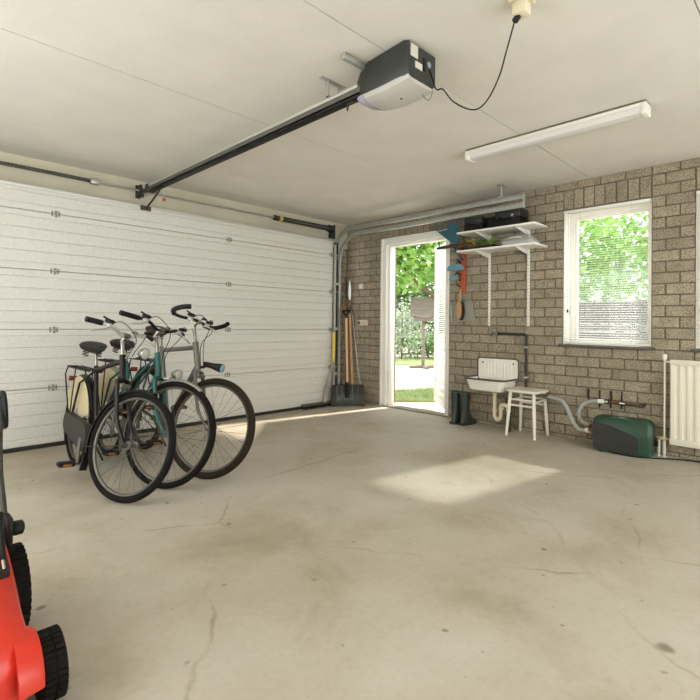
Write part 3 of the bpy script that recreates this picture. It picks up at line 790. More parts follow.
ct = thing('clear_tray', 'clear ribbed plastic tray with rim at the end of the lower shelf board', 'tray', (4.68, 2.22, ZL))
m = MB()
def rr(w, h, z, r=.03): return [V(4.66+a, 2.24+b, z) for a, b in rrect(w, h, r, 3)]
m.loft([rr(.22, .30, ZL+.001), rr(.24, .32, ZL+.035), rr(.235, .315, ZL+.037), rr(.215, .295, ZL+.004)], caps=False); m.loft([rr(.215, .295, ZL+.0015), rr(.215, .295, ZL+.0045)])
m.build('tray', CLEAR, ct)
m = MB(); m.loft([rr(.25, .33, ZL+.036), rr(.262, .342, ZL+.040), rr(.17, .25, ZL+.095, .05), rr(.14, .23, ZL+.10, .05)], caps=True); m.build('lid', CLEAR, ct)
m = MB(); m.tube(spline([(4.555, 2.18, ZL+.055), (4.54, 2.19, ZL+.07), (4.54, 2.29, ZL+.07), (4.555, 2.30, ZL+.055)], 4), .006, 6); m.build('handle', STICK, ct)

# --- hanging garden tools
rk = thing('tool_rack', 'orange vertical rack strip with black pegs on brick beside the side door', 'tool rack', (XB-.02, 3.01, 1.46))
MB().b2((XB-.028, 2.972, 1.462), (XB-.001, 3.045, 2.03), .004).build('strip', ORANGE, rk)
for i in range(7):
    b = MB(); z = 1.53+i*.072; b.tube([(XB-.028, 3.035, z), (XB-.07, 3.045, z+.012), (XB-.085, 3.045, z+.032)], .006, 6); b.build('peg', BLACK, rk)
lr = thing('leaf_rake', 'blue fan-shaped leaf rake head hanging above the open side door', 'rake', (XB-.22, 3.03, 1.90))
RX = 4.60
hub = on_x(453.5, 246, RX)
def fanpt(a, r, dx=0): return hub+Vector((dx, math.sin(a)*r, math.cos(a)*r))
m = MB()
def RP(px, py): q = on_x(px, py, RX); return (q.y, q.z)
RKM = Matrix(((0, 0, 1, RX), (1, 0, 0, 0), (0, 1, 0, 0), (0, 0, 0, 1)))
m.prism([RP(*q) for q in ((444, 237), (438, 232), (448, 229.5), (446.5, 225), (452, 224.5), (459.5, 226), (459, 231), (461, 236), (457, 244), (451.5, 242.5))], .010, RKM); m.build('fan_plate', BLUE, lr)
TINE = mat('tine_grey_blue', '#445a5d', .5)
top = [on_x(px, py, RX-.03) for px, py in ((429, 228), (431.5, 225), (435, 221.8), (439.5, 219.3), (444, 217.8), (449, 217), (454, 217), (458, 217.8), (461, 219.5))]
base = [on_x(px, py, RX) for px, py in ((438.5, 231.5), (441, 230.7), (444, 230), (447, 227), (449, 225), (452, 224.8), (455, 225), (457.5, 225.5), (459.5, 226.2))]
top = spline(top, 2); base = spline(base, 2)
for a_, b_ in zip(base, top):
    t = MB(); t.tube([a_, a_.lerp(b_, .8)+Vector((.012, 0, 0)), b_], .0042, 5); t.build('tine', TINE, lr)
t = MB(); t.tube([a_.lerp(b_, .45) for a_, b_ in zip(base, top)], .0045, 5); t.build('tine_band', TINE, lr)
t = MB(); t.tube([a_.lerp(b_, .78) for a_, b_ in zip(base, top)], .0045, 5); t.build('tine_band', TINE, lr)
t = MB(); t.cyl(hub, hub+Vector((.10, -.01, -.11)), .015, .013, 10); t.cyl(hub+Vector((.10, -.01, -.11)), hub+Vector((.18, -.015, -.14)), .012, n=10); t.build('socket', BLUE, lr)
sw = MB(); a, b = on_x(437, 248.5, 4.56), on_x(472, 243, 4.56)
d = (b-a).normalized()
sw.tube([a, a+d*.03, a+d*.16, a+d*.30, b], [.012, .017, .020, .018, .008], 8)
single('pruning_saw', sw, mat('saw_sheath', '#3c342b', .6), 'dark brown sheathed pruning saw slung crosswise under the blue rake', 'saw')
for i, (x0, x1, yy, lab) in enumerate(((447, 464, 270.5, 'larger light blue half-round hoe head hung on the orange rack'), (449, 458.5, 280, 'smaller light blue hoe head hung lower on the orange rack'))):
    t = thing('hoe_head', lab, 'hoe', on_x((x0+x1)/2, yy, 4.70), group='light blue hoe heads on the orange rack')
    p0, p1 = on_x(x0, yy, 4.70), on_x(x1, yy, 4.70); w = p0.y-p1.y; yc = (p0.y+p1.y)/2; zc = (p0.z+p1.z)/2
    out = [(-w/2, 0)]+[(w/2*math.cos(R(180-180*k/10)), .075*(1-.3*i)*math.sin(R(180*k/10))**.6) for k in range(1, 10)]+[(w/2, 0)]
    m = MB(); m.prism(out, .006, Matrix(((0, 0, 1, 4.70), (1, 0, 0, yc), (0, 1, 0, zc), (0, 0, 0, 1)))); m.build('blade', BLUEL, t)
    m = MB(); m.tube([(4.70, yc, zc+.06-.02*i), (4.74, yc-.01, zc+.10-.02*i), (4.80, 3.02, zc+.09-.02*i)], .008, 8); m.build('shank', STEELD, t)
dp = thing('dustpan', 'grey metal dustpan hanging on brick below the orange rack', 'dustpan', (XB-.03, 3.0, 1.12))
out = [(3.155, 1.335), (3.145, 1.125), (2.84, 1.150), (2.885, 1.365)]
m = MB(); m.prism(out, .004, Matrix(((0, 0, 1, XB-.018), (1, 0, 0, 0), (0, 1, 0, 0), (0, 0, 0, 1)))); m.build('pan', PANG, dp)
m = MB()
for p, q in ((out[0], out[1]), (out[2], out[3]), (out[3], out[0])):
    m.tube([(XB-.03, p[0], p[1]), (XB-.03, q[0], q[1])], .010, 6)
m.build('side_wall', PANG, dp)
m = MB(); m.box((XB-.022, 3.035, 1.385), (.016, .045, .085), bev=.006); m.tube([(XB-.03, 3.05, 1.42), (XB-.03, 3.02, 1.42)], .006, 6); m.build('handle', PANG, dp)
hb = thing('hand_brush', 'wooden hand brush with dark bristles hung over the grey dustpan', 'brush', (XB-.07, 3.03, 1.11))
m = MB(); c = on_x(459.5, 310, 4.77)
m.prism([(c.y+a*.028, c.z+b*.105) for a, b in [(math.cos(R(k*20)), math.sin(R(k*20))) for k in range(18)]], .022, Matrix(((0, 0, 1, 4.765), (1, 0, 0, 0), (0, 1, 0, 0), (0, 0, 0, 1))))
m.tube([(4.765, c.y, c.z+.09), (4.765, c.y-.008, c.z+.16), (4.775, c.y-.012, c.z+.24)], [.014, .010, .008], 8); m.build('handle', WOOD, hb)
m = MB(); m.prism([(c.y-.008+a*.034, c.z-.008+b*.11) for a, b in [(math.cos(R(k*20)), math.sin(R(k*20))) for k in range(18)]], .032, Matrix(((0, 0, 1, 4.793), (1, 0, 0, 0), (0, 1, 0, 0), (0, 0, 0, 1)))); m.build('bristles', mat('dark_bristle', '#2c2620', .9, bump=.8, bscale=200), hb)

# --- sink
sk = thing('utility_sink', 'white enamelled utility sink with dark rim and ribbed splashback on brick', 'sink', (XB-.15, 2.57, .39))
BY0, BY1 = 2.325, 2.80
out = [(a+(BY0+BY1)/2, b+.615) for a, b in rrect(BY1-BY0, .24, .035, 4)]
MX = Matrix(((0, 0, 1, XB-.014), (1, 0, 0, 0), (0, 1, 0, 0), (0, 0, 0, 1)))
m = MB(); m.prism(out, .020, MX)
for i in range(9):
    y = BY0+.085+i*.038; m.tube([(XB-.023, y, .52), (XB-.023, y, .69)], .0065, 6)
sp = m.build('splashback', ENAMEL, sk)
m = MB(); m.tube([(XB-.026, y, z) for y, z in out], .007, 6, True); m.build('splashback_rim', RIMD, sp)
for y in (BY0+.06, BY1-.06): MB().lathe([(0, .006), (.008, .004), (.010, 0)], 10, Matrix.Translation((XB-.025, y, .685)) @ Matrix.Rotation(R(-90), 4, 'Y')).build('screw', STEELD, sp)
def sring(z, w, d, x1=XB-.012, r=.06, yc=2.58):
    # front corners rounded, back straight at the wall
    o_ = [(x1, yc-w/2), (x1, yc+w/2)]
    for k in range(6):
        a = R(90-90*k/5); o_.append((x1-d+r-r*math.cos(a), yc+w/2-r+r*math.sin(a)))
    for k in range(6):
        a = R(90*k/5); o_.append((x1-d+r-r*math.cos(a), yc-w/2+r-r*math.sin(a)))
    return [V(a, b, z) for a, b in o_]
m = MB(); m.loft([sring(.395, .34, .215, XB-.04, .05), sring(.41, .40, .25, XB-.025, .06), sring(.50, .445, .285), sring(.522, .455, .292), sring(.522, .43, .28), sring(.50, .42, .272, XB-.02), sring(.425, .37, .235, XB-.035), sring(.418, .33, .2, XB-.05, .05)])
m.build('basin', ENAMEL, sk)
m = MB(); m.tube(sring(.526, .478, .305, XB-.018)[1:]+sring(.526, .478, .305, XB-.018)[:1], .0095, 6); m.build('basin_rim', RIMD, sk)
m = MB(); sx, sy = 4.67, 2.515
m.cyl((sx, sy, .40), (sx, sy, .365), .026, .024); m.cyl((sx, sy, .37), (sx, sy, .16), .019); m.cyl((sx, sy, .21), (sx, sy, .185), .026)
m.tube(spline([(sx, sy, .19), (sx, sy, .14), (sx, sy-.035, .105), (sx, sy-.07, .14), (sx, sy-.07, .22), (sx, sy-.075, .255), (sx, sy-.10, .265), (sx, sy-.145, .262)], 5), .021, 12)
m.cyl((sx, sy-.075, .215), (sx, sy-.075, .24), .028); m.build('siphon', CREAM, sk)
m = MB(); m.tube([(sx, sy-.13, .262), (sx, sy-.152, .255), (sx, sy-.155, .20)], .022, 12); m.build('elbow', WPLAS, sk)
m = MB(); m.cyl((sx, sy-.155, .20), (sx, sy-.155, 0.0), .027); m.build('waste_pipe', GREYP, sk)
m = MB(); m.cyl((sx+.06, sy-.11, .34), (sx+.06, sy-.11, .0), .014); m.build('supply_pipe', STEELD, sk)
# --- tap and black pipe
tp = thing('wall_tap', 'chrome tap on a black pipe bent down the brick wall', 'tap', (XB-.05, 2.4, .45))
m = MB(); z = 1.005
m.tube([(XB-.045, 2.56, z), (XB-.045, 2.262, z-.004), (XB-.045, 2.243, z-.012), (XB-.045, 2.236, z-.032), (XB-.045, 2.235, .44)], .0125, 10); m.build('pipe', mat('black_pipe', '#332f2a', .45, metal=.4), tp)
m = MB(); m.cyl((XB-.045, 2.575, z), (XB-.045, 2.545, z), .024, n=14); m.cyl((XB, 2.585, z), (XB-.06, 2.585, z), .022, n=14); m.tube([(XB-.06, 2.585, z), (XB-.095, 2.59, z+.004), (XB-.12, 2.59, z-.03)], .011, 10); m.build('valve', CHROME, tp)
m = MB(); m.cyl((XB-.05, 2.585, z+.015), (XB-.05, 2.585, z+.055), .008, n=8)
for k in range(3): 
    a = R(60*k); m.cyl((XB-.05-.028*math.cos(a), 2.585-.028*math.sin(a), z+.055), (XB-.05+.028*math.cos(a), 2.585+.028*math.sin(a), z+.055), .006, n=8)
m.build('cross_handle', CHROME, tp)
for zz in (.86, .55): MB().b2((XB-.062, 2.222, zz), (XB, 2.248, zz+.018), .003).build('pipe_clip', ALU, tp)

# --- stool
st = thing('stool', 'white painted wooden stool standing beside the utility sink', 'stool', (4.64, 2.18, 0))
SC = Vector((4.655, 2.155)); 
m = MB(); sp_ = rrect(.31, .33, .05, 4)
m.loft([[V(SC.x+a*s_, SC.y+b*s_, z) for a, b in sp_] for s_, z in ((.93, .432), (1, .438), (1, .452), (.96, .459))]); 
m.build('seat', STOOLW, st)
lg = [(-.118, .118), (-.118, -.118), (.118, .118), (.118, -.118)]
ft = {}
for a, b in lg:
    top = V(SC.x+a, SC.y+b, .436); bot = V(SC.x+a*1.28, SC.y+b*1.22, 0); ft[(a, b)] = (top, bot)
    m = MB(); m.tube([top, top.lerp(bot, .5), bot], [.016, .017, .0125], 10); m.build('leg', STOOLW, st)
def at(k, t): return ft[k][0].lerp(ft[k][1], t)
for k1, k2, ts in ((lg[0], lg[1], (.17, .30)), (lg[2], lg[3], (.17, .30)), (lg[0], lg[2], (.20, )), (lg[1], lg[3], (.20,))):
    for t_ in ts: m = MB(); m.cyl(at(k1, t_), at(k2, t_), .009, n=8); m.build('stretcher', STOOLW, st)

# --- rubber boots
def boot(x, y, rz, lab):
    t = thing('rubber_boot', lab, 'boot', (x, y, 0), (0, 0, rz), group='pair of dark green rubber boots', world_parts=False)
    # toe points to local +x
    def el(cx, cz, a, b, tilt=0, n=16): return [V(cx+a*math.cos(2*math.pi*k/n), b*math.sin(2*math.pi*k/n), cz+tilt*a*math.cos(2*math.pi*k/n)) for k in range(n)]
    m = MB(); m.loft([el(.045, .02, .135, .045), el(.045, .05, .13, .046, -.05), el(.015, .085, .095, .045, -.25), el(-.01, .12, .066, .044, -.2), el(-.02, .17, .055, .046), el(-.022, .26, .060, .052), el(-.022, .355, .064, .056), el(-.022, .357, .058, .050), el(-.022, .25, .052, .045)])
    sh_ = m.build('shaft', BOOT, t)
    m = MB(); m.tube(el(-.022, .352, .0635, .0555), .005, 6, True); m.build('top_band', mat('boot_band', '#4b5348', .5), t)
    m = MB(); m.loft([el(.045, 0, .138, .047), el(.045, .024, .14, .049)]); m.box((-.055, 0, .012), (.08, .08, .024), bev=.006); m.build('sole', mat('boot_sole', '#2b2f28', .7), t)
    m = MB(); m.box((-.022, -.058, .30), (.02, .006, .03), bev=.002); m.build('strap', GREYP, t)
boot(4.645, 2.962, R(2), 'dark green rubber boot nearer the open side door')
boot(4.645, 2.845, R(-5), 'dark green rubber boot nearer the utility sink')

# --- pump, hoses, pipework
pm = thing('water_pump', 'low green and black water pump on the floor under the window', 'pump', (4.655, 1.288, 0), (0, 0, R(8)), world_parts=False)
m = MB(); L0, L1 = -.225, .225
def psec(y, w, h, z0=.012): return [V(a, y, z0+b) for a, b in [(-w/2, .0), (-w/2-.004, h*.5), (-w/2+.010, h*.88), (-w/2+.035, h), (w/2-.03, h), (w/2, h*.9), (w/2, 0)]]
m.loft([psec(L0, .17, .24, .03), psec(L0+.02, .20, .275, .016), psec(L0+.05, .21, .288), psec(L1-.05, .21, .288), psec(L1-.02, .20, .28, .014), psec(L1, .17, .25, .03)]); m.build('housing', PUMPG, pm)
m = MB(); out = [(L1-.004, .03), (L1-.004, .255), (.10, .24), (.0, .205), (-.10, .165), (-.115, .15), (-.12, .02), (.05, .018)]
m.prism(out, .012, Matrix(((0, 0, 1, -.108), (1, 0, 0, 0), (0, 1, 0, 0), (0, 0, 0, 1)))); m.build('front_panel', PUMPD, pm)
m = MB(); m.b2((-.06, -.04, .298), (.02, .10, .304), .003); m.build('control_plate', mat('pump_plate', '#2a5a41', .4), pm)
MB().b2((-.05, -.02, .303), (-.02, .03, .3065), .001).build('lettering_plate', LGREY, pm)
for a in (-.16, .16):
    for b in (-.075, .075): MB().cyl((b, a, 0), (b, a, .02), .02, n=10).build('foot', BLACK, pm)
m = MB(); m.cyl((-.02, L1-.01, .17), (-.02, L1+.05, .17), .02, n=12); m.cyl((-.02, L1-.01, .10), (-.02, L1+.03, .10), .02, n=12); m.build('port', COPPER, pm)
m = MB(); m.cyl((-.02, L0+.01, .12), (-.02, L0-.03, .12), .024, n=12); m.build('side_cap', BLACK, pm)
hs = thing('flexible_hose', 'grey flexible hose curving from wall valve down to the green pump', 'hose', (4.72, 1.75, .1))
pts = [(4.74, 1.99, .392), (4.72, 1.92, .392), (4.70, 1.83, .375), (4.68, 1.77, .30), (4.66, 1.71, .19), (4.65, 1.65, .14), (4.65, 1.585, .145)]
m = MB(); m.tube(spline(pts, 8), .0195, 12); m.build('hose', HOSE, hs)
m = MB(); m.cyl((4.74, 2.03, .392), (4.74, 1.985, .392), .024); m.cyl((4.74, 2.05, .392), (4.74, 2.03, .392), .017); m.cyl((4.74, 2.045, .392), (XB, 2.045, .392), .016); m.build('valve', CHROME, hs)
m = MB(); m.cyl((4.65, 1.60, .142), (4.65, 1.555, .150), .0235); m.build('coupling', WPLAS, hs)
h2 = thing('outlet_hose', 'grey flexible hose looping up from the pump to the copper wall pipe', 'hose', (4.74, 1.6, .1))
pts = [(4.69, 1.57, .185), (4.71, 1.64, .20), (4.735, 1.69, .25), (4.755, 1.685, .32), (4.775, 1.64, .375), (4.79, 1.58, .395), (4.795, 1.53, .400)]
m = MB(); m.tube(spline(pts, 8), .0175, 12); m.build('hose', HOSE, h2)
m = MB(); m.cyl((4.795, 1.54, .399), (4.795, 1.485, .402), .022); m.build('coupling', WPLAS, h2)
cp = thing('copper_pipe', 'tarnished copper pipe with chrome joints held on four black wall rods', 'pipe', (4.8, 1.33, .35))
m = MB(); m.cyl((4.795, 1.49, .402), (4.795, 1.19, .398), .0115, n=10); m.tube([(4.795, 1.20, .398), (4.80, 1.18, .398), (XB, 1.175, .398)], .013, 10); m.build('pipe', COPPER, cp)
for y in (1.475, 1.335): m = MB(); m.cyl((4.795, y+.022, .402), (4.795, y-.022, .401), .018, n=12); m.build('joint', CHROME, cp)
m = MB(); m.box((4.80, 1.19, .398), (.03, .035, .035), bev=.008); m.build('end_elbow', STEELD, cp)
for y, z0 in ((1.636, .40), (1.539, .345), (1.445, .345), (1.353, .345)): m = MB(); m.b2((XB-.016, y-.006, z0), (XB, y+.006, .50), .002); m.build('wall_rod', SEALB, cp)

# --- radiator
rd = thing('radiator', 'cream ribbed panel radiator on brick under the second window', 'radiator', (4.75, .5, .1))
RY1, RY0, RZ0, RZ1 = .968, -.25, .112, .822
m = MB(); prof = []; y = RY1; xf = 4.742
prof = [(xf+.012, RY1), (xf, RY1-.010)]; y = RY1-.035
while y-.05 > RY0+.02:
    prof += [(xf, y), (xf+.012, y-.010), (xf+.012, y-.026), (xf, y-.036)]; y -= .0533
prof += [(xf, RY0+.01), (xf+.012, RY0)]; 
bk = [(xf+.022, RY0), (xf+.022, RY1)]
ring = prof+bk
m.loft([[V(a, b, z) for a, b in ring] for z in (RZ0+.05, RZ1-.045)]); m.build('ribbed_panel', RADI, rd, smooth=50)
m = MB(); m.b2((xf-.001, RY0, RZ1-.05), (xf+.022, RY1, RZ1), .006); m.b2((xf-.001, RY0, RZ0), (xf+.022, RY1, RZ0+.055), .006); m.build('header', RADI, rd)
m = MB(); m.b2((xf+.022, RY1-.012, RZ0+.02), (xf+.075, RY1-.006, RZ1-.005), .002); m.b2((xf+.022, RY0, RZ1-.012), (xf+.075, RY1-.006, RZ1-.004), .002); m.build('casing', RADI, rd)
m = MB(); m.b2((xf+.06, RY0+.01, RZ0+.02), (xf+.072, RY1-.02, RZ1-.02), .003); m.build('rear_panel', RADI, rd)
for y in (.75, .1): m = MB(); m.b2((xf+.07, y-.02, .2), (XB-.003, y+.02, .75), .002); m.build('wall_bracket', GALV, rd)
px_ = 4.765
m = MB(); m.cyl((px_, 1.008, .845), (px_, 1.008, .15), .0075, n=8); m.tube([(px_, 1.008, .80), (px_, .99, .80), (px_, .955, .80)], .008, 8); m.build('riser_pipe', RADI, rd)
m = MB(); m.lathe([(0, .05), (.013, .05), (.018, .044), (.018, .012), (.012, 0), (0, 0)], 14, Matrix.Translation((px_, 1.008, .815))); m.build('valve_knob', WPLAS, rd)
for y in (1.008, 1.048):
    m = MB(); m.cyl((px_, y, .135), (px_, y, .03), .012, n=10); m.cyl((px_, y, .15), (px_, y, .0), .0075, n=8); m.cyl((px_, y, .006), (px_, y, 0), .018, n=10); m.build('floor_pipe', RADI, rd)
m = MB(); m.tube([(px_, 1.066, .153), (px_, 1.048, .152), (px_, .95, .148)], .009, 8); m.box((px_, 1.028, .152), (.03, .07, .026), bev=.006); m.build('valve_block', mat('valve_brass', '#c9b893', .35, metal=.4), rd)
cb = MB(); cb.tube(spline([(4.60, 1.5, .006), (4.555, 1.36, .006), (4.54, 1.2, .006), (4.60, 1.08, .006), (4.72, .9, .006), (4.765, .75, .006), (4.77, .4, .006), (4.77, -.2, .006)], 6), .006, 6)
single('floor_cable', cb, BLACK, 'black cable lying on the floor from the pump along the wall', 'cable')

# ================================================================== TOOLS IN THE CORNER
ss = thing('snow_shovel', 'black scoop shovel with pale wooden handle standing in the corner', 'shovel', (4.54, 4.56, 0))
BA, BB_ = Vector((4.335, 4.685, 0)), Vector((4.68, 4.43, 0)); bc = (BA+BB_)/2; ux = (BB_-BA).normalized(); nx = Vector((ux.y, -ux.x, 0)); 
if nx.x+nx.y > 0: nx = -nx
bw = (BB_-BA).length; rows = []
for (z, n_, ww) in ((.0, .03, 1.0), (.06, .0, 1.0), (.15, -.015, 1.0), (.24, -.01, .98), (.285, .005, .95)):
    rows.append([bc+ux*bw*.5*ww*t+nx*(n_+.035*abs(t)**3)+Vector((0, 0, z)) for t in [k/6-1 for k in range(13)]])
m = MB(); vs_ = [p for r_ in rows for p in r_]+[p-nx*.006 for r_ in rows for p in r_]; nn = 13; off = nn*len(rows); fs_ = []
for i in range(len(rows)-1):
    for k in range(nn-1):
        a = i*nn+k; fs_ += [(a, a+1, a+nn+1, a+nn), (off+a, off+a+nn, off+a+nn+1, off+a+1)]
for k in range(nn-1): a = (len(rows)-1)*nn+k; fs_ += [(a, a+1, off+a+1, off+a), (k, off+k, off+k+1, k+1)]
for i in range(len(rows)-1): a = i*nn; fs_ += [(a, a+nn, off+a+nn, off+a)]; a = i*nn+nn-1; fs_ += [(a, off+a, off+a+nn, a+nn)]
m.add(vs_, fs_)
bl = m.build('blade', mat('shovel_black', '#23231f', .4), ss)
for t in (-.66, -.33, .33, .66):
    m = MB(); m.tube([bc+ux*bw*.5*t+nx*(n_+.035*abs(t)**3+.001)+Vector((0, 0, z)) for z, n_ in ((.08, -.002), (.15, -.013), (.24, -.008), (.27, 0))], .006, 6); m.build('rib', mat('shovel_rib', '#6b6b63', .4), bl)
hb0 = bc+nx*.012+Vector((0, 0, .13)); hb1 = on_y(346.3, 318, 4.60)
m = MB(); m.cyl(hb0, hb1, .0155, n=12); m.build('handle', WOOD2, ss)
m = MB(); m.cyl(hb0-Vector((0, 0, .02)), hb0.lerp(hb1, .18), .021, .019, 10); m.build('socket', BLACK, ss)
m = MB(); m.tube([hb1, hb1+Vector((0, 0, .03)), hb1+ux*.05+Vector((0, 0, .09))], .013, 8); m.tube([hb1+Vector((0, 0, .03)), hb1-ux*.05+Vector((0, 0, .09))], .013, 8); m.cyl(hb1+ux*.055+Vector((0, 0, .095)), hb1-ux*.055+Vector((0, 0, .095)), .015, n=10); m.build('grip', BLACK, ss)
ho = thing('long_hoe', 'long wooden-handled hoe with curved metal blade upwards in the corner', 'hoe', (4.68, 4.62, 0))
p0, p1 = V(4.70, 4.64, 0), on_y(349.6, 304, 4.74)
m = MB(); m.cyl(p0, p1, .015, n=12); m.build('handle', WOOD, ho)
m = MB(); m.cyl(p0.lerp(p1, .93), p1+(p1-p0).normalized()*.06, .019, .012, 10); m.build('ferrule', STEELD, ho)
top = p1+Vector((0, 0, .05))
m = MB(); m.loft([[top+ux*a+Vector((0, 0, z))+nx*d_ for a, d_ in ((-w, 0), (w, 0), (w, .004), (-w, .004))] for z, w, d_ in ((0, .010, 0), (.05, .016, .01), (.12, .019, .02), (.20, .014, .02), (.27, .005, .01))]); m.build('blade', GALV, ho)
fk = thing('grass_hook', 'brown curved-handled tool leaning beside the long hoe', 'garden tool', (4.73, 4.70, 0))
p0, p1 = V(4.74, 4.73, 0), on_y(346.8, 300, 4.84)
m = MB(); m.cyl(p0, p1, .012, n=10); m.build('handle', mat('brown_handle', '#7a5632', .6), fk)
m = MB(); m.tube(spline([p1, p1+Vector((-.01, 0, .10)), p1+Vector((-.02, .0, .20)), p1+Vector((-.045, -.01, .30))], 5), [.012]*8+[.009]*8, 8); m.build('hook', STEELD, fk)
rod = MB(); rod.tube([on_z(363.4, 402.5, 0), on_x(358, 370, 4.79), on_x(352.5, 315, XB-.012)], .0065, 8)
single('metal_rod', rod, GALV, 'thin grey metal rod leaning against brick near the side door', 'rod')
bm_ = thing('push_broom', 'dark push broom on the floor by the garage door with yellow grip', 'broom', (4.12, 4.68, 0))
m = MB(); m.box((4.10, 4.690, .055), (.50, .052, .030), bev=.008); m.build('head', mat('broom_head', '#4a443b', .7), bm_)
m = MB(); rg = random.Random(5)
for i in range(170):
    x = 3.86+.48*rg.random(); y = 4.675+.03*rg.random(); m.tube([(x, y, .045), (x+rg.uniform(-.01, .01), y+rg.uniform(-.008, .008), 0.001)], .0022, 3, caps=False)
o = m.build('bristles', mat('broom_bristle', '#3a352d', .9), bm_); o['kind'] = 'stuff'
pth = spline([(4.22, 4.690, .06), (4.245, 4.692, .17), (4.29, 4.692, .33), (4.34, 4.690, .50), (4.365, 4.688, .60)], 6)
m = MB(); m.tube(pth, [.026-.016*k/(len(pth)-1) for k in range(len(pth))], 8); m.build('neck', mat('neck_grey', '#9b968a', .6), bm_)
m = MB(); m.tube([(4.366, 4.687, .585), (4.372, 4.685, .78), (4.370, 4.685, .97)], [.018, .021, .019], 10); m.build('grip', YEL, bm_)

# ================================================================== BICYCLES
def bike(label, loc, rotz, lean, steer, o):
    t = thing('bicycle', label, 'bicycle', loc, (lean, 0, rotz), group='bicycles parked by the garage door', world_parts=False)
    Rw = o['R']; WB = o.get('WB', 1.06)
    fx, fz = WB, Rw; HA = R(69); offs = .055
    axx = fx-offs/math.sin(HA)
    ax = lambda z: axx-(z-fz)/math.tan(HA)          # x of the steering axis at height z
    piv = V(ax(.8), 0, .8); dirv = Vector((-math.cos(HA), 0, math.sin(HA)))
    S = Matrix.Translation(piv) @ Matrix.Rotation(steer, 4, dirv) @ Matrix.Translation(-piv)
    I = Matrix.Identity(4)
    fm, tube_r = o['frame'], o.get('tr', .016)
    # wheels
    def wheel(c, Mx, tw):
        C = Mx @ Matrix.Translation(c)
        pts = [V((Rw-tw)*math.cos(2*math.pi*k/56), 0, (Rw-tw)*math.sin(2*math.pi*k/56)) for k in range(56)]
        m = MB(C); m.tube(pts, tw, 10, True); w = m.build('wheel', o['tyre'], t)
        RY = C @ Matrix.Rotation(R(90), 4, 'X')
        m = MB(); r0 = Rw-2*tw; m.lathe([(r0+.004, -.010), (r0-.005, -.009), (r0-.010, -.005), (r0-.010, .005), (r0-.005, .009), (r0+.004, .010)], 56, RY); m.build('rim', RIMM, w, recalc=False)
        m = MB(); m.lathe([(0, -.052), (.006, -.052), (.006, -.036), (.027, -.034), (.027, -.030), (.014, -.026), (.014, .026), (.027, .030), (.027, .034), (.006, .036), (.006, .052), (0, .052)], 14, RY); m.build('hub', o.get('hub', BIKEM), w)
        ms = []
        for sd, tw_ in ((1, .42), (-1, -.42), (1, -.42), (-1, .42)):
            m = MB(); a = tw_; m.tube([(.026*math.cos(-a*2.2), sd*.031, .026*math.sin(-a*2.2)), ((r0-.012)*math.cos(0), 0, 0)], .0011, 4, caps=False); me = m.mesh('spoke'); me.materials.append(SPOKE); ms.append(me)
        for k in range(28):
            q = D.objects.new('spoke', ms[k % 4]); COL.objects.link(q); q.parent = w; q.matrix_basis = C @ Matrix.Rotation(2*math.pi*k/28, 4, 'Y')
        return w
    tw = o.get('tw', .0215)
    wheel(V(fx, 0, fz), S, tw); wheel(V(0, 0, Rw), I, tw)
    # frame
    bbx, bbz = .44, .28; seat_top = V(bbx-.40*(o['seatz']-.14-bbz), 0, o['seatz']-.14); bb = V(bbx, 0, bbz)
    ht, hb_ = o['ht'], o['hb']; HT = V(ax(ht), 0, ht); HB = V(ax(hb_), 0, hb_)
    m = MB(); m.cyl(bb, seat_top, tube_r); m.cyl(HB-dirv*.01, HT+dirv*.01, tube_r+.004); m.cyl(V(bbx, -.035, bbz), V(bbx, .035, bbz), .022)
    m.cyl(HB+dirv*.02, bb, tube_r+.002)
    if o['type'] == 'diamond':
        m.cyl(HT-dirv*.03, seat_top-(seat_top-bb).normalized()*.03, tube_r)
    else:
        for s_ in (-1, 1):
            a_ = HT-dirv*.02+V(0, s_*.012, 0); m.tube([a_, a_.lerp(V(0, s_*.06, Rw), .55)+V(0, s_*.004, 0), V(0, s_*.062, Rw)], .0085, 8)
    for s_ in (-1, 1):
        m.tube([V(bbx-.02, s_*.025, bbz), V(bbx-.12, s_*.045, bbz+.02), V(0, s_*.065, Rw)], .010, 8)
        m.tube([seat_top-(seat_top-bb).normalized()*.04+V(0, s_*.012, 0), V(.09, s_*.055, .62), V(0, s_*.065, Rw)], .008, 8)
        m.box((0, s_*.066, Rw), (.05, .006, .05), bev=.004)
    m.build('frame', fm, t)
    # fork
    m = MB(S); cr = V(ax(hb_-.03), 0, hb_-.03)
    m.cyl(HB-dirv*.005, cr, .018); m.tube([cr+V(0, -.05, 0), cr+V(0, 0, .012), cr+V(0, .05, 0)], .015, 8)
    for s_ in (-1, 1):
        pts = spline([cr+V(0, s_*.048, 0), V(ax(.5)-.002, s_*.052, .50), V(ax(.41)+.012, s_*.053, .42), V(fx, s_*.054, fz)], 4)
        m.tube(pts, [.0145-.005*k/(len(pts)-1) for k in range(len(pts))], 8); m.box((fx, s_*.054, fz), (.03, .006, .03), bev=.003)
    m.build('fork', o.get('fork', fm), t)
    # stem and handlebar
    hz = o['barz']; st_top = V(ax(hz-.04), 0, hz-.04)
    m = MB(S); m.cyl(HT, st_top, .0125, n=12); cl = V(ax(hz)+o.get('reach', .05), 0, hz); m.tube([st_top-dirv*.02, st_top+dirv*.005, cl], [.014, .015, .015], 10); m.cyl(cl+V(0, -.025, 0), cl+V(0, .025, 0), .019, n=12); m.build('stem', o.get('stem', CHROME), t)
    bar = o['bar']; m = MB(S)
    full = [cl+V(a, -b, c) for a, b, c in reversed(bar)]+[cl+V(a, b, c) for a, b, c in bar[1:]] if bar[0][1] == 0 else None
    m.tube(spline(full, 4), .0115, 10); hbar = m.build('handlebar', o.get('barm', ALU), t)
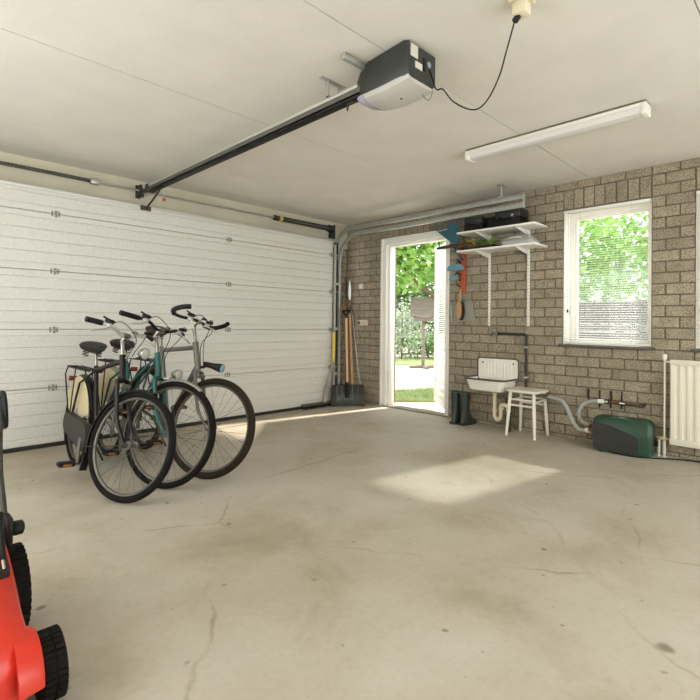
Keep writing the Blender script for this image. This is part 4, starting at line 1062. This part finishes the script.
    for s_ in (-1, 1):
        gp = [cl+V(a, s_*b, c) for a, b, c in o['grip']]
        m = MB(S); m.tube(spline(gp, 4) if len(gp) > 2 else gp, .0175, 10); m.build('grip', BLACK, hbar)
        lv = [cl+V(a, s_*b, c) for a, b, c in o['lever']]
        m = MB(S); m.tube(spline(lv, 4), .0062, 6); m.box(lv[0], (.035, .03, .028), bev=.006); m.build('brake_lever', o.get('leverm', ALU), hbar)
        sh_ = cl+V(o['lever'][0][0]+.03, s_*(o['lever'][0][1]+.02), o['lever'][0][2]+.015)
        m = MB(S); m.box(sh_+V(-.01, 0, .012), (.045, .05, .022), bev=.008); m.tube([sh_+V(0, 0, .015), sh_+V(-.02, s_*.05, .03)], .006, 6); m.build('shifter', BLACK, hbar)
        cp_ = [lv[0], lv[0]+V(.07, -s_*.03, .04), lv[0]+V(.13, -s_*.12, -.05), V(ax(ht)+.06, s_*.015, ht+.0), V(ax(hb_)+.035, s_*.02, hb_)]
        m = MB(S); m.tube(spline(cp_, 5), .0028, 5); m.build('brake_cable', BLACK, t)
    m = MB(S); q = cl+V(.0, .07, .03); m.lathe([(0, .02), (.018, .012), (.024, 0), (.0, 0)], 14, Matrix.Translation(q)); m.build('bell', CHROME if o.get('bell', 1) else BLACK, hbar)
    # seat
    sz = o['seatz']; sx = seat_top.x-.40*.12
    m = MB(); m.cyl(seat_top-(seat_top-bb).normalized()*.05, V(sx, 0, sz-.03), .0125, n=12); m.build('seat_post', CHROME, t)
    m = MB(); secs = []
    for x, w, h, zt in ((-.135, .05, .03, .008), (-.125, .165, .06, .012), (-.08, .20, .07, .008), (-.02, .15, .065, 0), (.05, .08, .055, -.002), (.11, .048, .036, 0), (.14, .03, .02, -.006)):
        secs.append([V(sx+x, w/2*math.cos(R(a)), sz+zt+(h*.45*math.sin(R(a)) if a <= 180 else h*.8*math.sin(R(a)))) for a in range(0, 360, 30)])
    m.loft(secs); sd_ = m.build('saddle', o.get('seatm', LEATHER), t)
    m = MB()
    for s_ in (-1, 1): m.tube([V(sx+.09, s_*.015, sz-.02), V(sx, s_*.022, sz-.045), V(sx-.09, s_*.04, sz-.03)], .004, 6)
    for s_ in (-1, 1):
        m.tube([V(sx-.085+.022*math.cos(k*1.2), s_*.045+.022*math.sin(k*1.2), sz-.03-.0035*k) for k in range(14)], .004, 5)
    m.build('saddle_springs', STEELD, sd_)
    # fenders
    def fender(c, Mx, a0, a1, rad, mt, w=.052):
        n = 26; rings = []
        for k in range(n+1):
            a = R(a0+(a1-a0)*k/n); er = V(math.cos(a), 0, math.sin(a)); ring_ = []
            for q, dr in ((-1, -.016), (-.7, -.004), (0, 0), (.7, -.004), (1, -.016)): ring_.append(c+er*(rad+dr)+V(0, q*w/2, 0))
            for q, dr in ((1, -.018), (.7, -.006), (0, -.002), (-.7, -.006), (-1, -.018)): ring_.append(c+er*(rad+dr)+V(0, q*w/2, 0))
            rings.append(ring_)
        m = MB(Mx); m.loft(rings); f_ = m.build('fender', mt, t)
        for a in (a0+(a1-a0)*.93, ):
            er = V(math.cos(R(a)), 0, math.sin(R(a))); m = MB(Mx)
            for s_ in (-1, 1): m.cyl(c+V(0, s_*.05, 0), c+er*(rad-.01)+V(0, s_*.028, 0), .0028, n=5)
            m.build('fender_stay', o.get('stay', STEELD), f_)
    if o.get('ff'): fender(V(fx, 0, fz), S, o['ff'][0], o['ff'][1], Rw+.014, o['fendm'])
    fender(V(0, 0, Rw), I, 20, 220, Rw+.016, o['fendm'])
    if o.get('flap'):
        a = R(o['ff'][1]); c = V(fx, 0, fz)+V(math.cos(a), 0, math.sin(a))*(Rw+.012); m = MB(S); m.box(c+V(-.006, 0, -.045), (.006, .055, .10), bev=.002); m.build('mud_flap', BLACK, t)
    # rack
    if o.get('rack'):
        m = MB(); rz = 2*Rw+.055
        m.tube(spline([V(.22, .03, rz), V(.0, .06, rz), V(-.28, .06, rz), V(-.325, .03, rz), V(-.325, -.03, rz), V(-.28, -.06, rz), V(.0, -.06, rz), V(.22, -.03, rz)], 4), .006, 6)
        for x in (.08, -.05, -.18): m.cyl(V(x, -.058, rz), V(x, .058, rz), .004, n=6)
        for s_ in (-1, 1): m.tube([V(-.27, s_*.06, rz), V(-.265, s_*.075, rz-.06), V(-.02, s_*.075, Rw+.01)], .0055, 6); m.tube([V(-.05, s_*.06, rz), V(0, s_*.075, Rw)], .005, 6)
        rk_ = m.build('rack', BLACK, t)
        m = MB(); m.box((-.338, 0, rz-.10), (.014, .06, .04), bev=.005); m.build('tail_light', REDREF, rk_)
        m = MB(); m.tube([V(.15, -.02, rz+.012), V(-.20, -.02, rz+.014)], .004, 5); m.tube([V(.15, .02, rz+.012), V(-.20, .02, rz+.014)], .004, 5); m.build('spring_clip', STEELD, rk_)
    # skirt guards
    if o.get('skirt'):
        for s_ in (-1, 1):
            out = [(.10*math.cos(R(a)), .10*math.sin(R(a))) for a in range(15, 166, 15)]; out = [((Rw+.0)*math.cos(R(a)), (Rw+.0)*math.sin(R(a))) for a in range(165, 14, -10)]+out
            m = MB(); m.prism(out, .003, Matrix(((1, 0, 0, 0), (0, 0, 1, s_*.034), (0, 1, 0, Rw), (0, 0, 0, 1)))); m.build('skirt_guard', SKIRT, t)
    # drive
    m = MB(); RYb = Matrix.Translation((bbx, -.048, bbz)) @ Matrix.Rotation(R(90), 4, 'X')
    m.lathe([(.0, -.002), (.085, -.002), (.09, 0), (.085, .002), (0, .002)], 28, RYb); m.build('chainring', o.get('ringm', BIKEM), t)
    if o.get('case'):
        n = 14; out = [(bbx+.095*math.cos(R(a)), bbz+.095*math.sin(R(a))) for a in [-90+180*k/n for k in range(n+1)]]+[(.065*math.cos(R(a)), Rw-.01+.07*math.sin(R(a))) for a in [90+180*k/n for k in range(n+1)]]
        m = MB(); m.prism(out, .045, Matrix(((1, 0, 0, 0), (0, 0, 1, -.075), (0, 1, 0, 0), (0, 0, 0, 1)))); m.build('chain_case', o.get('casem', GREYP), t)
    else:
        m = MB(); m.tube([V(bbx, -.048, bbz+.088), V(0, -.048, Rw+.035)], .004, 5); m.tube([V(bbx, -.048, bbz-.088), V(0.03, -.048, Rw-.06), V(0, -.048, Rw-.035)], .004, 5); m.build('chain', STEELD, t)
        m = MB(); m.lathe([(0, -.012), (.036, -.012), (.03, .012), (0, .012)], 18, Matrix.Translation((0, -.045, Rw)) @ Matrix.Rotation(R(90), 4, 'X')); m.box((.03, -.05, Rw-.07), (.03, .012, .07), bev=.004); m.build('derailleur', STEELD, t)
    ca = R(o.get('crank', -80))
    for s_, aa in ((-1, ca), (1, ca+math.pi)):
        e = V(bbx+.17*math.cos(aa), s_*(.115 if o.get('case') else .085), bbz+.17*math.sin(aa)); m = MB(); m.tube([V(bbx, s_*(.10 if o.get('case') else .06), bbz), e], [.014, .011], 8); cr_ = m.build('crank', BIKEM, t)
        m = MB(); m.box(e+V(0, s_*.065, 0), (.085, .10, .026), bev=.008); m.cyl(e, e+V(0, s_*.10, 0), .006, n=6); m.build('pedal', BLACK, cr_)
        m = MB(); m.box(e+V(.044, s_*.065, 0), (.005, .05, .014), bev=.002); m.build('pedal_reflector', AMBER, cr_)
    # kickstand on the left
    e = V(.05, .20, -.012) if not o.get('kick') else V(*o['kick']); a_ = V(.06, .045, .27); m = MB(); m.tube([a_, a_.lerp(e, .96), e+V(0, .012, .004)], [.009, .008, .010], 8); m.box(a_, (.04, .03, .04), bev=.006); m.build('kickstand', o.get('kickm', STEELD), t)
    # lamp
    lp = o['lamp']; c = V(*lp[:3]); m = MB(S)
    if lp[3] == 'round':
        ML = Matrix.Translation(c) @ Matrix.Rotation(R(90), 4, 'Y'); m.lathe([(0, -.05), (.02, -.046), (.034, -.02), (.038, 0), (.036, .004)], 18, ML); m.tube([c-V(.03, 0, .01), c-V(.06, 0, .03), V(ax(c.z-.05), 0, c.z-.05)], .006, 6); l_ = m.build('headlamp', CHROME, t)
        m = MB(S); m.lathe([(.036, .002), (.02, .012), (0, .015)], 18, ML); m.build('lens', GLOW, l_)
    else:
        ML = Matrix.Translation(c) @ Matrix.Rotation(R(90), 4, 'Y') @ Matrix.Rotation(R(6), 4, 'Y'); m.lathe([(0, -.13), (.018, -.128), (.022, -.05), (.030, 0), (.031, .03), (.03, .032)], 18, ML); m.tube([c-V(.10, 0, .0), V(ax(c.z-.02)+.01, 0, c.z-.02)], .010, 6); l_ = m.build('headlamp', BLACK, t)
        m = MB(S); m.lathe([(.030, .030), (.018, .036), (0, .038)], 18, ML); m.build('lens', mat('lens_blue', '#7fa3b5', .1), l_)
    # bottle dynamo / rim brake at the fork crown
    m = MB(S); m.box(V(ax(hb_)+.035, 0, hb_-.055), (.03, .085, .03), bev=.006)
    for s_ in (-1, 1): m.tube([V(ax(hb_)+.04, s_*.02, hb_-.05), V(ax(hb_)+.03, s_*.042, hb_-.09), V(ax(hb_)+.03, s_*.03, 2*Rw-.035 if False else hb_-.12)], .006, 6)
    m.build('front_brake', o.get('brakem', BIKEM), t)
    return t
flat = [(0, 0, 0), (0, .05, .003), (.01, .11, .022), (.0, .16, .038), (-.03, .22, .040), (-.06, .31, .038)]
butterfly = [(0, 0, 0), (0, .07, 0), (-.045, .15, -.005), (-.055, .22, 0), (-.02, .275, .015), (.05, .28, .04), (.10, .25, .055)]
bike('black bicycle with dark chain case and front mudguard, nearest the lawn mower', (1.125, 4.09, 0), R(-91.8), R(-5.5), R(27), dict(R=.332, WB=1.05, frame=BLKPAINT, tyre=RUBBER, type='diamond', seatz=.90, ht=.86, hb=.73, barz=1.0, bar=[(0, 0, 0), (0, .05, .003), (.01, .10, .022), (.0, .14, .036), (-.03, .20, .038), (-.05, .27, .036)], grip=[(-.025, .185, .038), (-.05, .285, .036)], lever=[(.0, .15, .03), (.03, .20, .0), (.02, .29, -.03)], ff=(75, 200), flap=True, fendm=BLKPAINT, rack=True, skirt=True, case=True, crank=-75, lamp=(.97, 0, .90, 'round'), reach=.03))
bike('teal step-through bicycle with chrome lamp parked between two other bicycles', (1.385, 4.19, 0), R(-90.5), R(-4.5), R(29), dict(R=.350, WB=1.07, frame=TEAL, tyre=RUBBER, type='mixte', seatz=.91, ht=.86, hb=.72, barz=1.03, bar=flat, barm=BLKPAINT, grip=[(-.03, .20, .040), (-.065, .335, .038)], lever=[(.01, .18, .03), (.04, .23, .0), (.03, .31, -.02)], ff=(60, 205), fendm=FENDG, rack=True, skirt=True, case=False, crank=-60, lamp=(1.03, 0, .74, 'round'), reach=.04))
bike('grey trekking bicycle with curved butterfly handlebar, farthest from the lawn mower', (1.67, 4.18, 0), R(-90), R(-4.5), R(29), dict(R=.350, WB=1.07, frame=GREYF, tyre=RUBBER2, tw=.025, tr=.019, type='diamond', seatz=1.02, seatm=LEATHERB, ht=.93, hb=.75, barz=1.10, bar=butterfly, barm=BLACK, grip=butterfly[3:], lever=[(.0, .10, -.005), (.05, .12, -.025), (.07, .17, -.035)], fendm=BLKPAINT, rack=True, case=False, crank=-40, lamp=(1.03, 0, .775, 'tube'), reach=.04, bell=0, hub=STEELD))

# ================================================================== LAWN MOWER
mw = thing('lawn_mower', 'red lawn mower with black ribbed wheels standing on the concrete', 'lawn mower', (.12, 1.93, 0))
def msec(y, hw, z0, z1, zs, cx_=.115, dome=.0):
    pts = [(-hw, z0), (-hw-.004, zs), (-hw+.014, z1-.012), (-hw*.62, z1+dome*.6), (0, z1+dome), (hw*.62, z1+dome*.6), (hw-.014, z1-.012), (hw+.004, zs), (hw, z0)]
    return [V(cx_+a, y, z) for a, z in pts]
m = MB(); m.loft([msec(1.525, .17, .075, .12, .09), msec(1.535, .20, .06, .175, .10), msec(1.575, .216, .055, .222, .13, dome=.005), msec(1.66, .222, .055, .245, .18, dome=.02), msec(1.76, .225, .055, .262, .20, dome=.05), msec(1.87, .228, .06, .330, .25, dome=.05), msec(1.98, .230, .07, .375, .29, dome=.04), msec(2.10, .228, .08, .40, .32, dome=.02), msec(2.20, .22, .09, .40, .33), msec(2.27, .20, .12, .36, .30)])
deck = m.build('deck', RED, mw, smooth=60)
m = MB(); m.loft([[V(.115+a*s_, yc+b*s_, z) for a, b in [(.15*math.cos(R(k*20)), .17*math.sin(R(k*20))) for k in range(18)]] for s_, z, yc in ((1, .27, 1.88), (.98, .36, 1.88), (.9, .41, 1.89), (.7, .435, 1.9), (.3, .445, 1.9))]); m.build('engine_cover', RED, mw, smooth=50)
for y0, y1 in ((1.50, 1.73),):   # wheel arches
    n = 10; yc = (y0+y1)/2; rr_ = (y1-y0)/2; rings = []
    for k in range(n+1):
        a = R(180*k/n); rings.append([V(x, yc+(rr_+dr)*math.cos(a), .10+(rr_+dr)*math.sin(a)*.92) for x, dr in ((.29, -.012), (.345, -.012), (.352, -.004), (.345, .0), (.29, .012))])
    m = MB(); m.loft(rings); m.build('wheel_arch', RED, deck, smooth=50)
def mwheel(x, y, r, w):
    RXm = Matrix.Translation((x, y, r)) @ Matrix.Rotation(R(90), 4, 'Y'); m = MB()
    m.lathe([(r*.55, -w/2), (r*.9, -w/2), (r*.97, -w*.42), (r*.985, -w*.15), (r*.985, w*.15), (r*.97, w*.42), (r*.9, w/2), (r*.55, w/2), (r*.55, -w/2)], 40, RXm)
    n = 34
    for k in range(n):
        a = 2*math.pi*k/n; er = V(0, math.cos(a), math.sin(a)); q = Matrix.Rotation(a, 3, 'X')
        for s_ in (-1, 1): m.box(V(x+s_*w*.25, y, r)+er*r*.985, (w*.40, .013, .012), q @ Matrix.Rotation(R(90), 3, 'X'))
    w_ = m.build('wheel', RUBBER, mw)
    m = MB(); m.lathe([(0, -w*.4), (r*.2, -w*.42), (r*.5, -w*.36), (r*.56, -w*.30), (r*.56, w*.30), (r*.5, w*.36), (r*.2, w*.42), (0, w*.4)], 24, RXm); m.build('hub', BLACK, w_)
    MB().cyl((x-.09 if x > .1 else x+.09, y, r), (x, y, r), .012, n=8).build('axle', STEELD, w_)
mwheel(.385, 1.612, .090, .062); mwheel(.378, 2.06, .14, .058); mwheel(-.155, 1.612, .090, .062); mwheel(-.148, 2.06, .14, .058)
for sgn in (1, -1):
    fxm = lambda x: .115+sgn*(x-.115)
    m = MB(); m.tube(spline([(fxm(.335), 1.99, .38), (fxm(.340), 2.05, .44), (fxm(.352), 2.20, .54), (fxm(.39), 2.45, .69)], 5), .012, 10); m.build('handle_bar', STEELD, mw)
    m = MB(); m.box((fxm(.346), 1.985, .375), (.018, .07, .10), bev=.008); m.build('handle_foot', BLACK, mw)
    m = MB(); m.lathe([(0, 0), (.022, 0), (.026, .008), (.024, .03), (.012, .036), (0, .036)], 10, Matrix.Translation((fxm(.356), 1.985, .375)) @ Matrix.Rotation(R(90*sgn), 4, 'Y')); m.build('knob', BLACK, mw)
    m = MB(); c = Vector((fxm(.41), 2.50, .70)); m.tube(spline([c+V(0, -.05, -.055), c+V(0, -.02, .05), c+V(0, .05, .07), c+V(0, .06, -.04)], 4, True), .011, 6, True); m.build('bracket', BLACK, mw)
    m = MB(); m.tube([(fxm(.375), 2.46, .69), (fxm(.36), 2.9, .98), (fxm(.33), 3.0, 1.0)] if False else [(fxm(.39), 2.45, .69), (fxm(.40), 2.50, .735)], .012, 10); m.build('handle_joint', STEELD, mw)
m = MB(); m.tube(spline([(.40, 2.50, .735), (.30, 2.58, .80), (.115, 2.60, .82), (-.07, 2.58, .80), (-.17, 2.50, .735)], 5), .012, 10); m.build('crossbar', STEELD, mw)
m = MB(); m.box((.305, 1.86, .338), (.030, .15, .03), Euler((R(24), 0, 0)), .004); m.build('lever_slot', SEALB, deck)
m = MB(); m.tube([(.304, 1.82, .345), (.306, 1.87, .39), (.308, 1.93, .455)], [.009, .012, .014], 8); m.build('height_lever', BLACK, mw)
m = MB(); m.tube([(.304, 1.79, .325), (.304, 1.83, .352)], .006, 8); m.build('lever_tip', CHROME, mw)
MB().box((.235, 1.531, .105), (.10, .006, .035), Euler((R(-12), 0, 0)), bev=.004).build('yellow_label', mat('label_yellow', '#e0b52c', .4), deck)

# ================================================================== GARDEN
GZ = -.06
single('patio', MB().b2((XB+.10, -9, GZ-.15), (34, 34, GZ)), PATIO, 'pale concrete patio outside the side door', 'patio', kind='structure', loc=(8, 5, GZ), smooth=0)
def grass(pts, name, label, seed, n):
    rg = random.Random(seed); P = [Vector((p[0], p[1], 0)) for p in pts]
    base = MB(); base.prism([(p.x, p.y) for p in P], .03, Matrix.Translation((0, 0, GZ+.012)))
    t = thing(name, label, 'lawn', (sum(p.x for p in P)/len(P), sum(p.y for p in P)/len(P), GZ))
    base.build('turf', SOIL, t, smooth=0)
    m = MB()
    for i in range(n):
        u, v = rg.random(), rg.random(); a = P[0].lerp(P[1], u).lerp(P[3].lerp(P[2], u), v); an = rg.uniform(0, 6.28); h = rg.uniform(.02, .055); w = .006
        d = Vector((math.cos(an)*w, math.sin(an)*w, 0)); z = GZ+.026; tip = Vector((rg.uniform(-.02, .02), rg.uniform(-.02, .02), h))
        m.add([a-d+V(0, 0, z), a+d+V(0, 0, z), a+tip+V(0, 0, z)], [(0, 1, 2)])
    o = m.build('grass', GRASS, t, smooth=0, recalc=False); o['kind'] = 'stuff'
    return t
fw = Vector((_f[0], _f[1], 0)).normalized(); rt = Vector((_r[0], _r[1], 0))
g = [on_z(370, 402, GZ), on_z(475, 402.5, GZ), on_z(475, 385, GZ), on_z(370, 394, GZ)]
grass([g[0], g[1]+rt*.5, g[2]+rt*.5, g[3]], 'grass_strip', 'narrow grass strip close outside the side door', 1, 9000)
g = [on_z(300, 364.5, GZ), on_z(560, 366, GZ), on_z(560, 358.5, GZ), on_z(300, 358, GZ)]
grass(g, 'lawn', 'lawn beyond the patio in front of the shrubs', 2, 9000)
# bird table
bp = on_z(423, 368, GZ)
bt = thing('bird_table', 'weathered wooden bird table with pitched roof standing on the patio', 'bird table', (bp.x, bp.y, GZ), (0, 0, R(-53.5)), world_parts=False)
dep = proj(bp)[2]; u = dep/FPX
def hz(py): return CAM_H+(proj((bp.x, bp.y, CAM_H))[1]-py)*u-GZ
m = MB(); m.b2((-.042, -.042, 0), (.042, .042, hz(321)), .006); m.build('post', OLDWOOD, bt)
for rz in (0, 90): m = MB(); m.box((0, 0, .035), (.75, .09, .06), Euler((0, 0, R(rz+20))), .006); m.build('foot', OLDWOOD, bt)
zf = hz(320); zr0, zr1 = hz(316.5), hz(298)
m = MB(); m.b2((-.27, -.20, zf-.03), (.27, .20, zf), .005); m.build('floor_board', OLDWOOD, bt)
for a in (-.23, .23):
    for b in (-.16, .16): m = MB(); m.b2((a-.022, b-.022, zf), (a+.022, b+.022, zr0+.10), .003); m.build('corner_post', OLDWOOD, bt)
m = MB()
for b in (-.19, .19): m.b2((-.26, b-.01, zf), (.26, b+.01, zf+.07), .003)
m.build('rail', OLDWOOD, bt)
for s_ in (-1, 1):
    for k in range(4):
        f0, f1 = k/4, (k+1)/4+.03; m = MB(); y0_, y1_ = s_*.30*(1-f0), s_*.30*(1-min(f1, 1)); a_, b_ = zr0+(zr1-zr0)*f0, zr0+(zr1-zr0)*min(f1, 1)
        m.loft([[V(x, y0_, a_), V(x, y1_, b_), V(x, y1_, b_+.018), V(x, y0_, a_+.026)] for x in (-.34, .34)]); m.build('roof_board', OLDWOOD, bt, smooth=0)
for a in (-.30, .30): m = MB(); m.prism([(-.26, zr0), (.26, zr0), (0, zr1-.03)], .02, Matrix(((0, 0, 1, a), (1, 0, 0, 0), (0, 1, 0, 0), (0, 0, 0, 1)))); m.build('gable', OLDWOOD, bt, smooth=0)
# foliage
def leaves(m, c, rad, n, size, rg, flat=1.0):
    c = Vector(c)
    for i in range(n):
        d = Vector((rg.gauss(0, 1), rg.gauss(0, 1), rg.gauss(0, 1))).normalized()*(rg.random()**.45)
        p = c+Vector((d.x*rad[0], d.y*rad[1], d.z*rad[2])); s_ = size*rg.uniform(.6, 1.3)
        a = Vector((rg.gauss(0, 1), rg.gauss(0, 1), rg.gauss(0, .6)*flat)).normalized(); b = a.cross(Vector((rg.gauss(0, 1), rg.gauss(0, 1), rg.gauss(0, 1)))).normalized()
        m.add([p-a*s_*.5, p+b*s_*.32, p+a*s_*.5, p-b*s_*.32], [(0, 1, 2, 3)])
def plant(name, label, cat, base, blobs, n, size, mt, seed, group, trunk=None):
    rg = random.Random(seed); t = thing(name, label, cat, base, group=group, world_parts=False)
    m = MB()
    for c, r_ in blobs: leaves(m, c, r_, int(n*r_[0]*r_[2]), size, rg)
    o = m.build('foliage', mt, t, smooth=0, recalc=False); o['kind'] = 'stuff'
    m = MB(); th = trunk or .05; top = max(c[2] for c, r_ in blobs)
    m.tube([(0, 0, 0), (.03, .02, top*.5), (0, 0, top)], [th, th*.8, th*.4], 8)
    for c, r_ in blobs: m.tube([(0, 0, top*.35), Vector(c)*.6+Vector((0, 0, top*.1)), c], [th*.5, th*.35, th*.15], 6)
    m.build('trunk', BARK, t)
    return t
def gp(px, depth, z=GZ):
    d = ray(px, 330); p = Vector((d[0], d[1], 0))*depth; p.z = z; return p
plant('garden_tree', 'broad bright green tree arching over the bird table', 'tree', gp(452, 12.8), [((-.3, .3, 3.6), (2.0, 2.0, 1.3)), ((-1.3, .9, 2.9), (1.4, 1.4, 1.0)), ((1.1, -.6, 2.9), (1.5, 1.5, 1.1)), ((0, .2, 4.6), (1.6, 1.6, 1.1)), ((-.9, 1.2, 4.3), (1.6, 1.5, 1.2))], 620, .22, LEAFT, 21, 'garden trees', .12)
plant('garden_tree', 'leafy green tree behind the grey fence seen through the window', 'tree', (10.2, 2.9, GZ), [((-.2, 0, 2.4), (1.6, 1.6, 1.2)), ((-.7, 0, 1.8), (.9, 1.5, .7)), ((.2, 1.3, 2.5), (1.3, 1.3, 1.1)), ((.2, -1.3, 2.4), (1.3, 1.3, 1.0)), ((.3, .2, 2.9), (1.4, 1.4, .8))], 900, .13, LEAFT, 22, 'garden trees', .05)
plant('garden_tree', 'leafy green tree behind the grey fence, in line with the radiator', 'tree', (10.0, .2, GZ), [((0, 0, 2.5), (1.5, 1.5, 1.1)), ((.2, -1.3, 2.4), (1.3, 1.3, 1.0)), ((.3, .2, 2.8), (1.3, 1.3, .8))], 800, .13, LEAFT, 23, 'garden trees', .05)
plant('pale_shrub', 'pale grey-green shrub beside the bird table post', 'shrub', gp(402, 15.5), [((0, 0, .9), (.9, .9, .85)), ((.3, -.3, 1.5), (.7, .7, .6))], 1500, .10, LEAFP, 24, None, .03)
for i, (px, dd, hh) in enumerate(((385, 16.5, 1.0), (415, 16.2, .85), (428, 16.6, .9), (442, 16.2, 1.0), (460, 16.8, 1.0), (480, 16.5, 1.1), (360, 17, 1.1))):
    plant('green_shrub', 'low green shrub in the bed behind the lawn', 'shrub', gp(px, dd), [((0, 0, hh*.5), (.75, .75, hh*.5))], 2200, .10, LEAFB, 30+i, 'green shrubs behind the lawn', .02)
for i, px in enumerate((372, 398, 420, 444, 470)):
    plant('tall_hedge_bush', 'tall dark hedge bush along the back of the garden', 'bush', gp(px, 19), [((0, 0, 1.3), (1.1, 1.1, 1.25)), ((0, 0, 2.6), (1.1, 1.1, 1.1))], 1300, .14, LEAFB, 40+i, 'hedge bushes at the back of the garden', .05)
# grey slat fence outside the windows
fe = thing('garden_fence', 'grey horizontal board fence outside the window', 'fence', (8.1, 1.6, GZ))
fb = MB(); fb.box((0, 0, 0), (.022, 5.4, .115), bev=.003); fbm = fb.mesh('board'); fbm.materials.append(FENCE)
for i in range(13): link(fbm, 'board', fe, (8.1-.004*(i % 2), 1.0, GZ+.07+i*.118))
for y in (-1.6, .2, 2.0, 3.65): MB().b2((8.12, y-.045, GZ), (8.20, y+.045, 1.50), .005).build('post', FENCE, fe)

for o in D.objects:
    if '_wo' in o: del o['_wo']
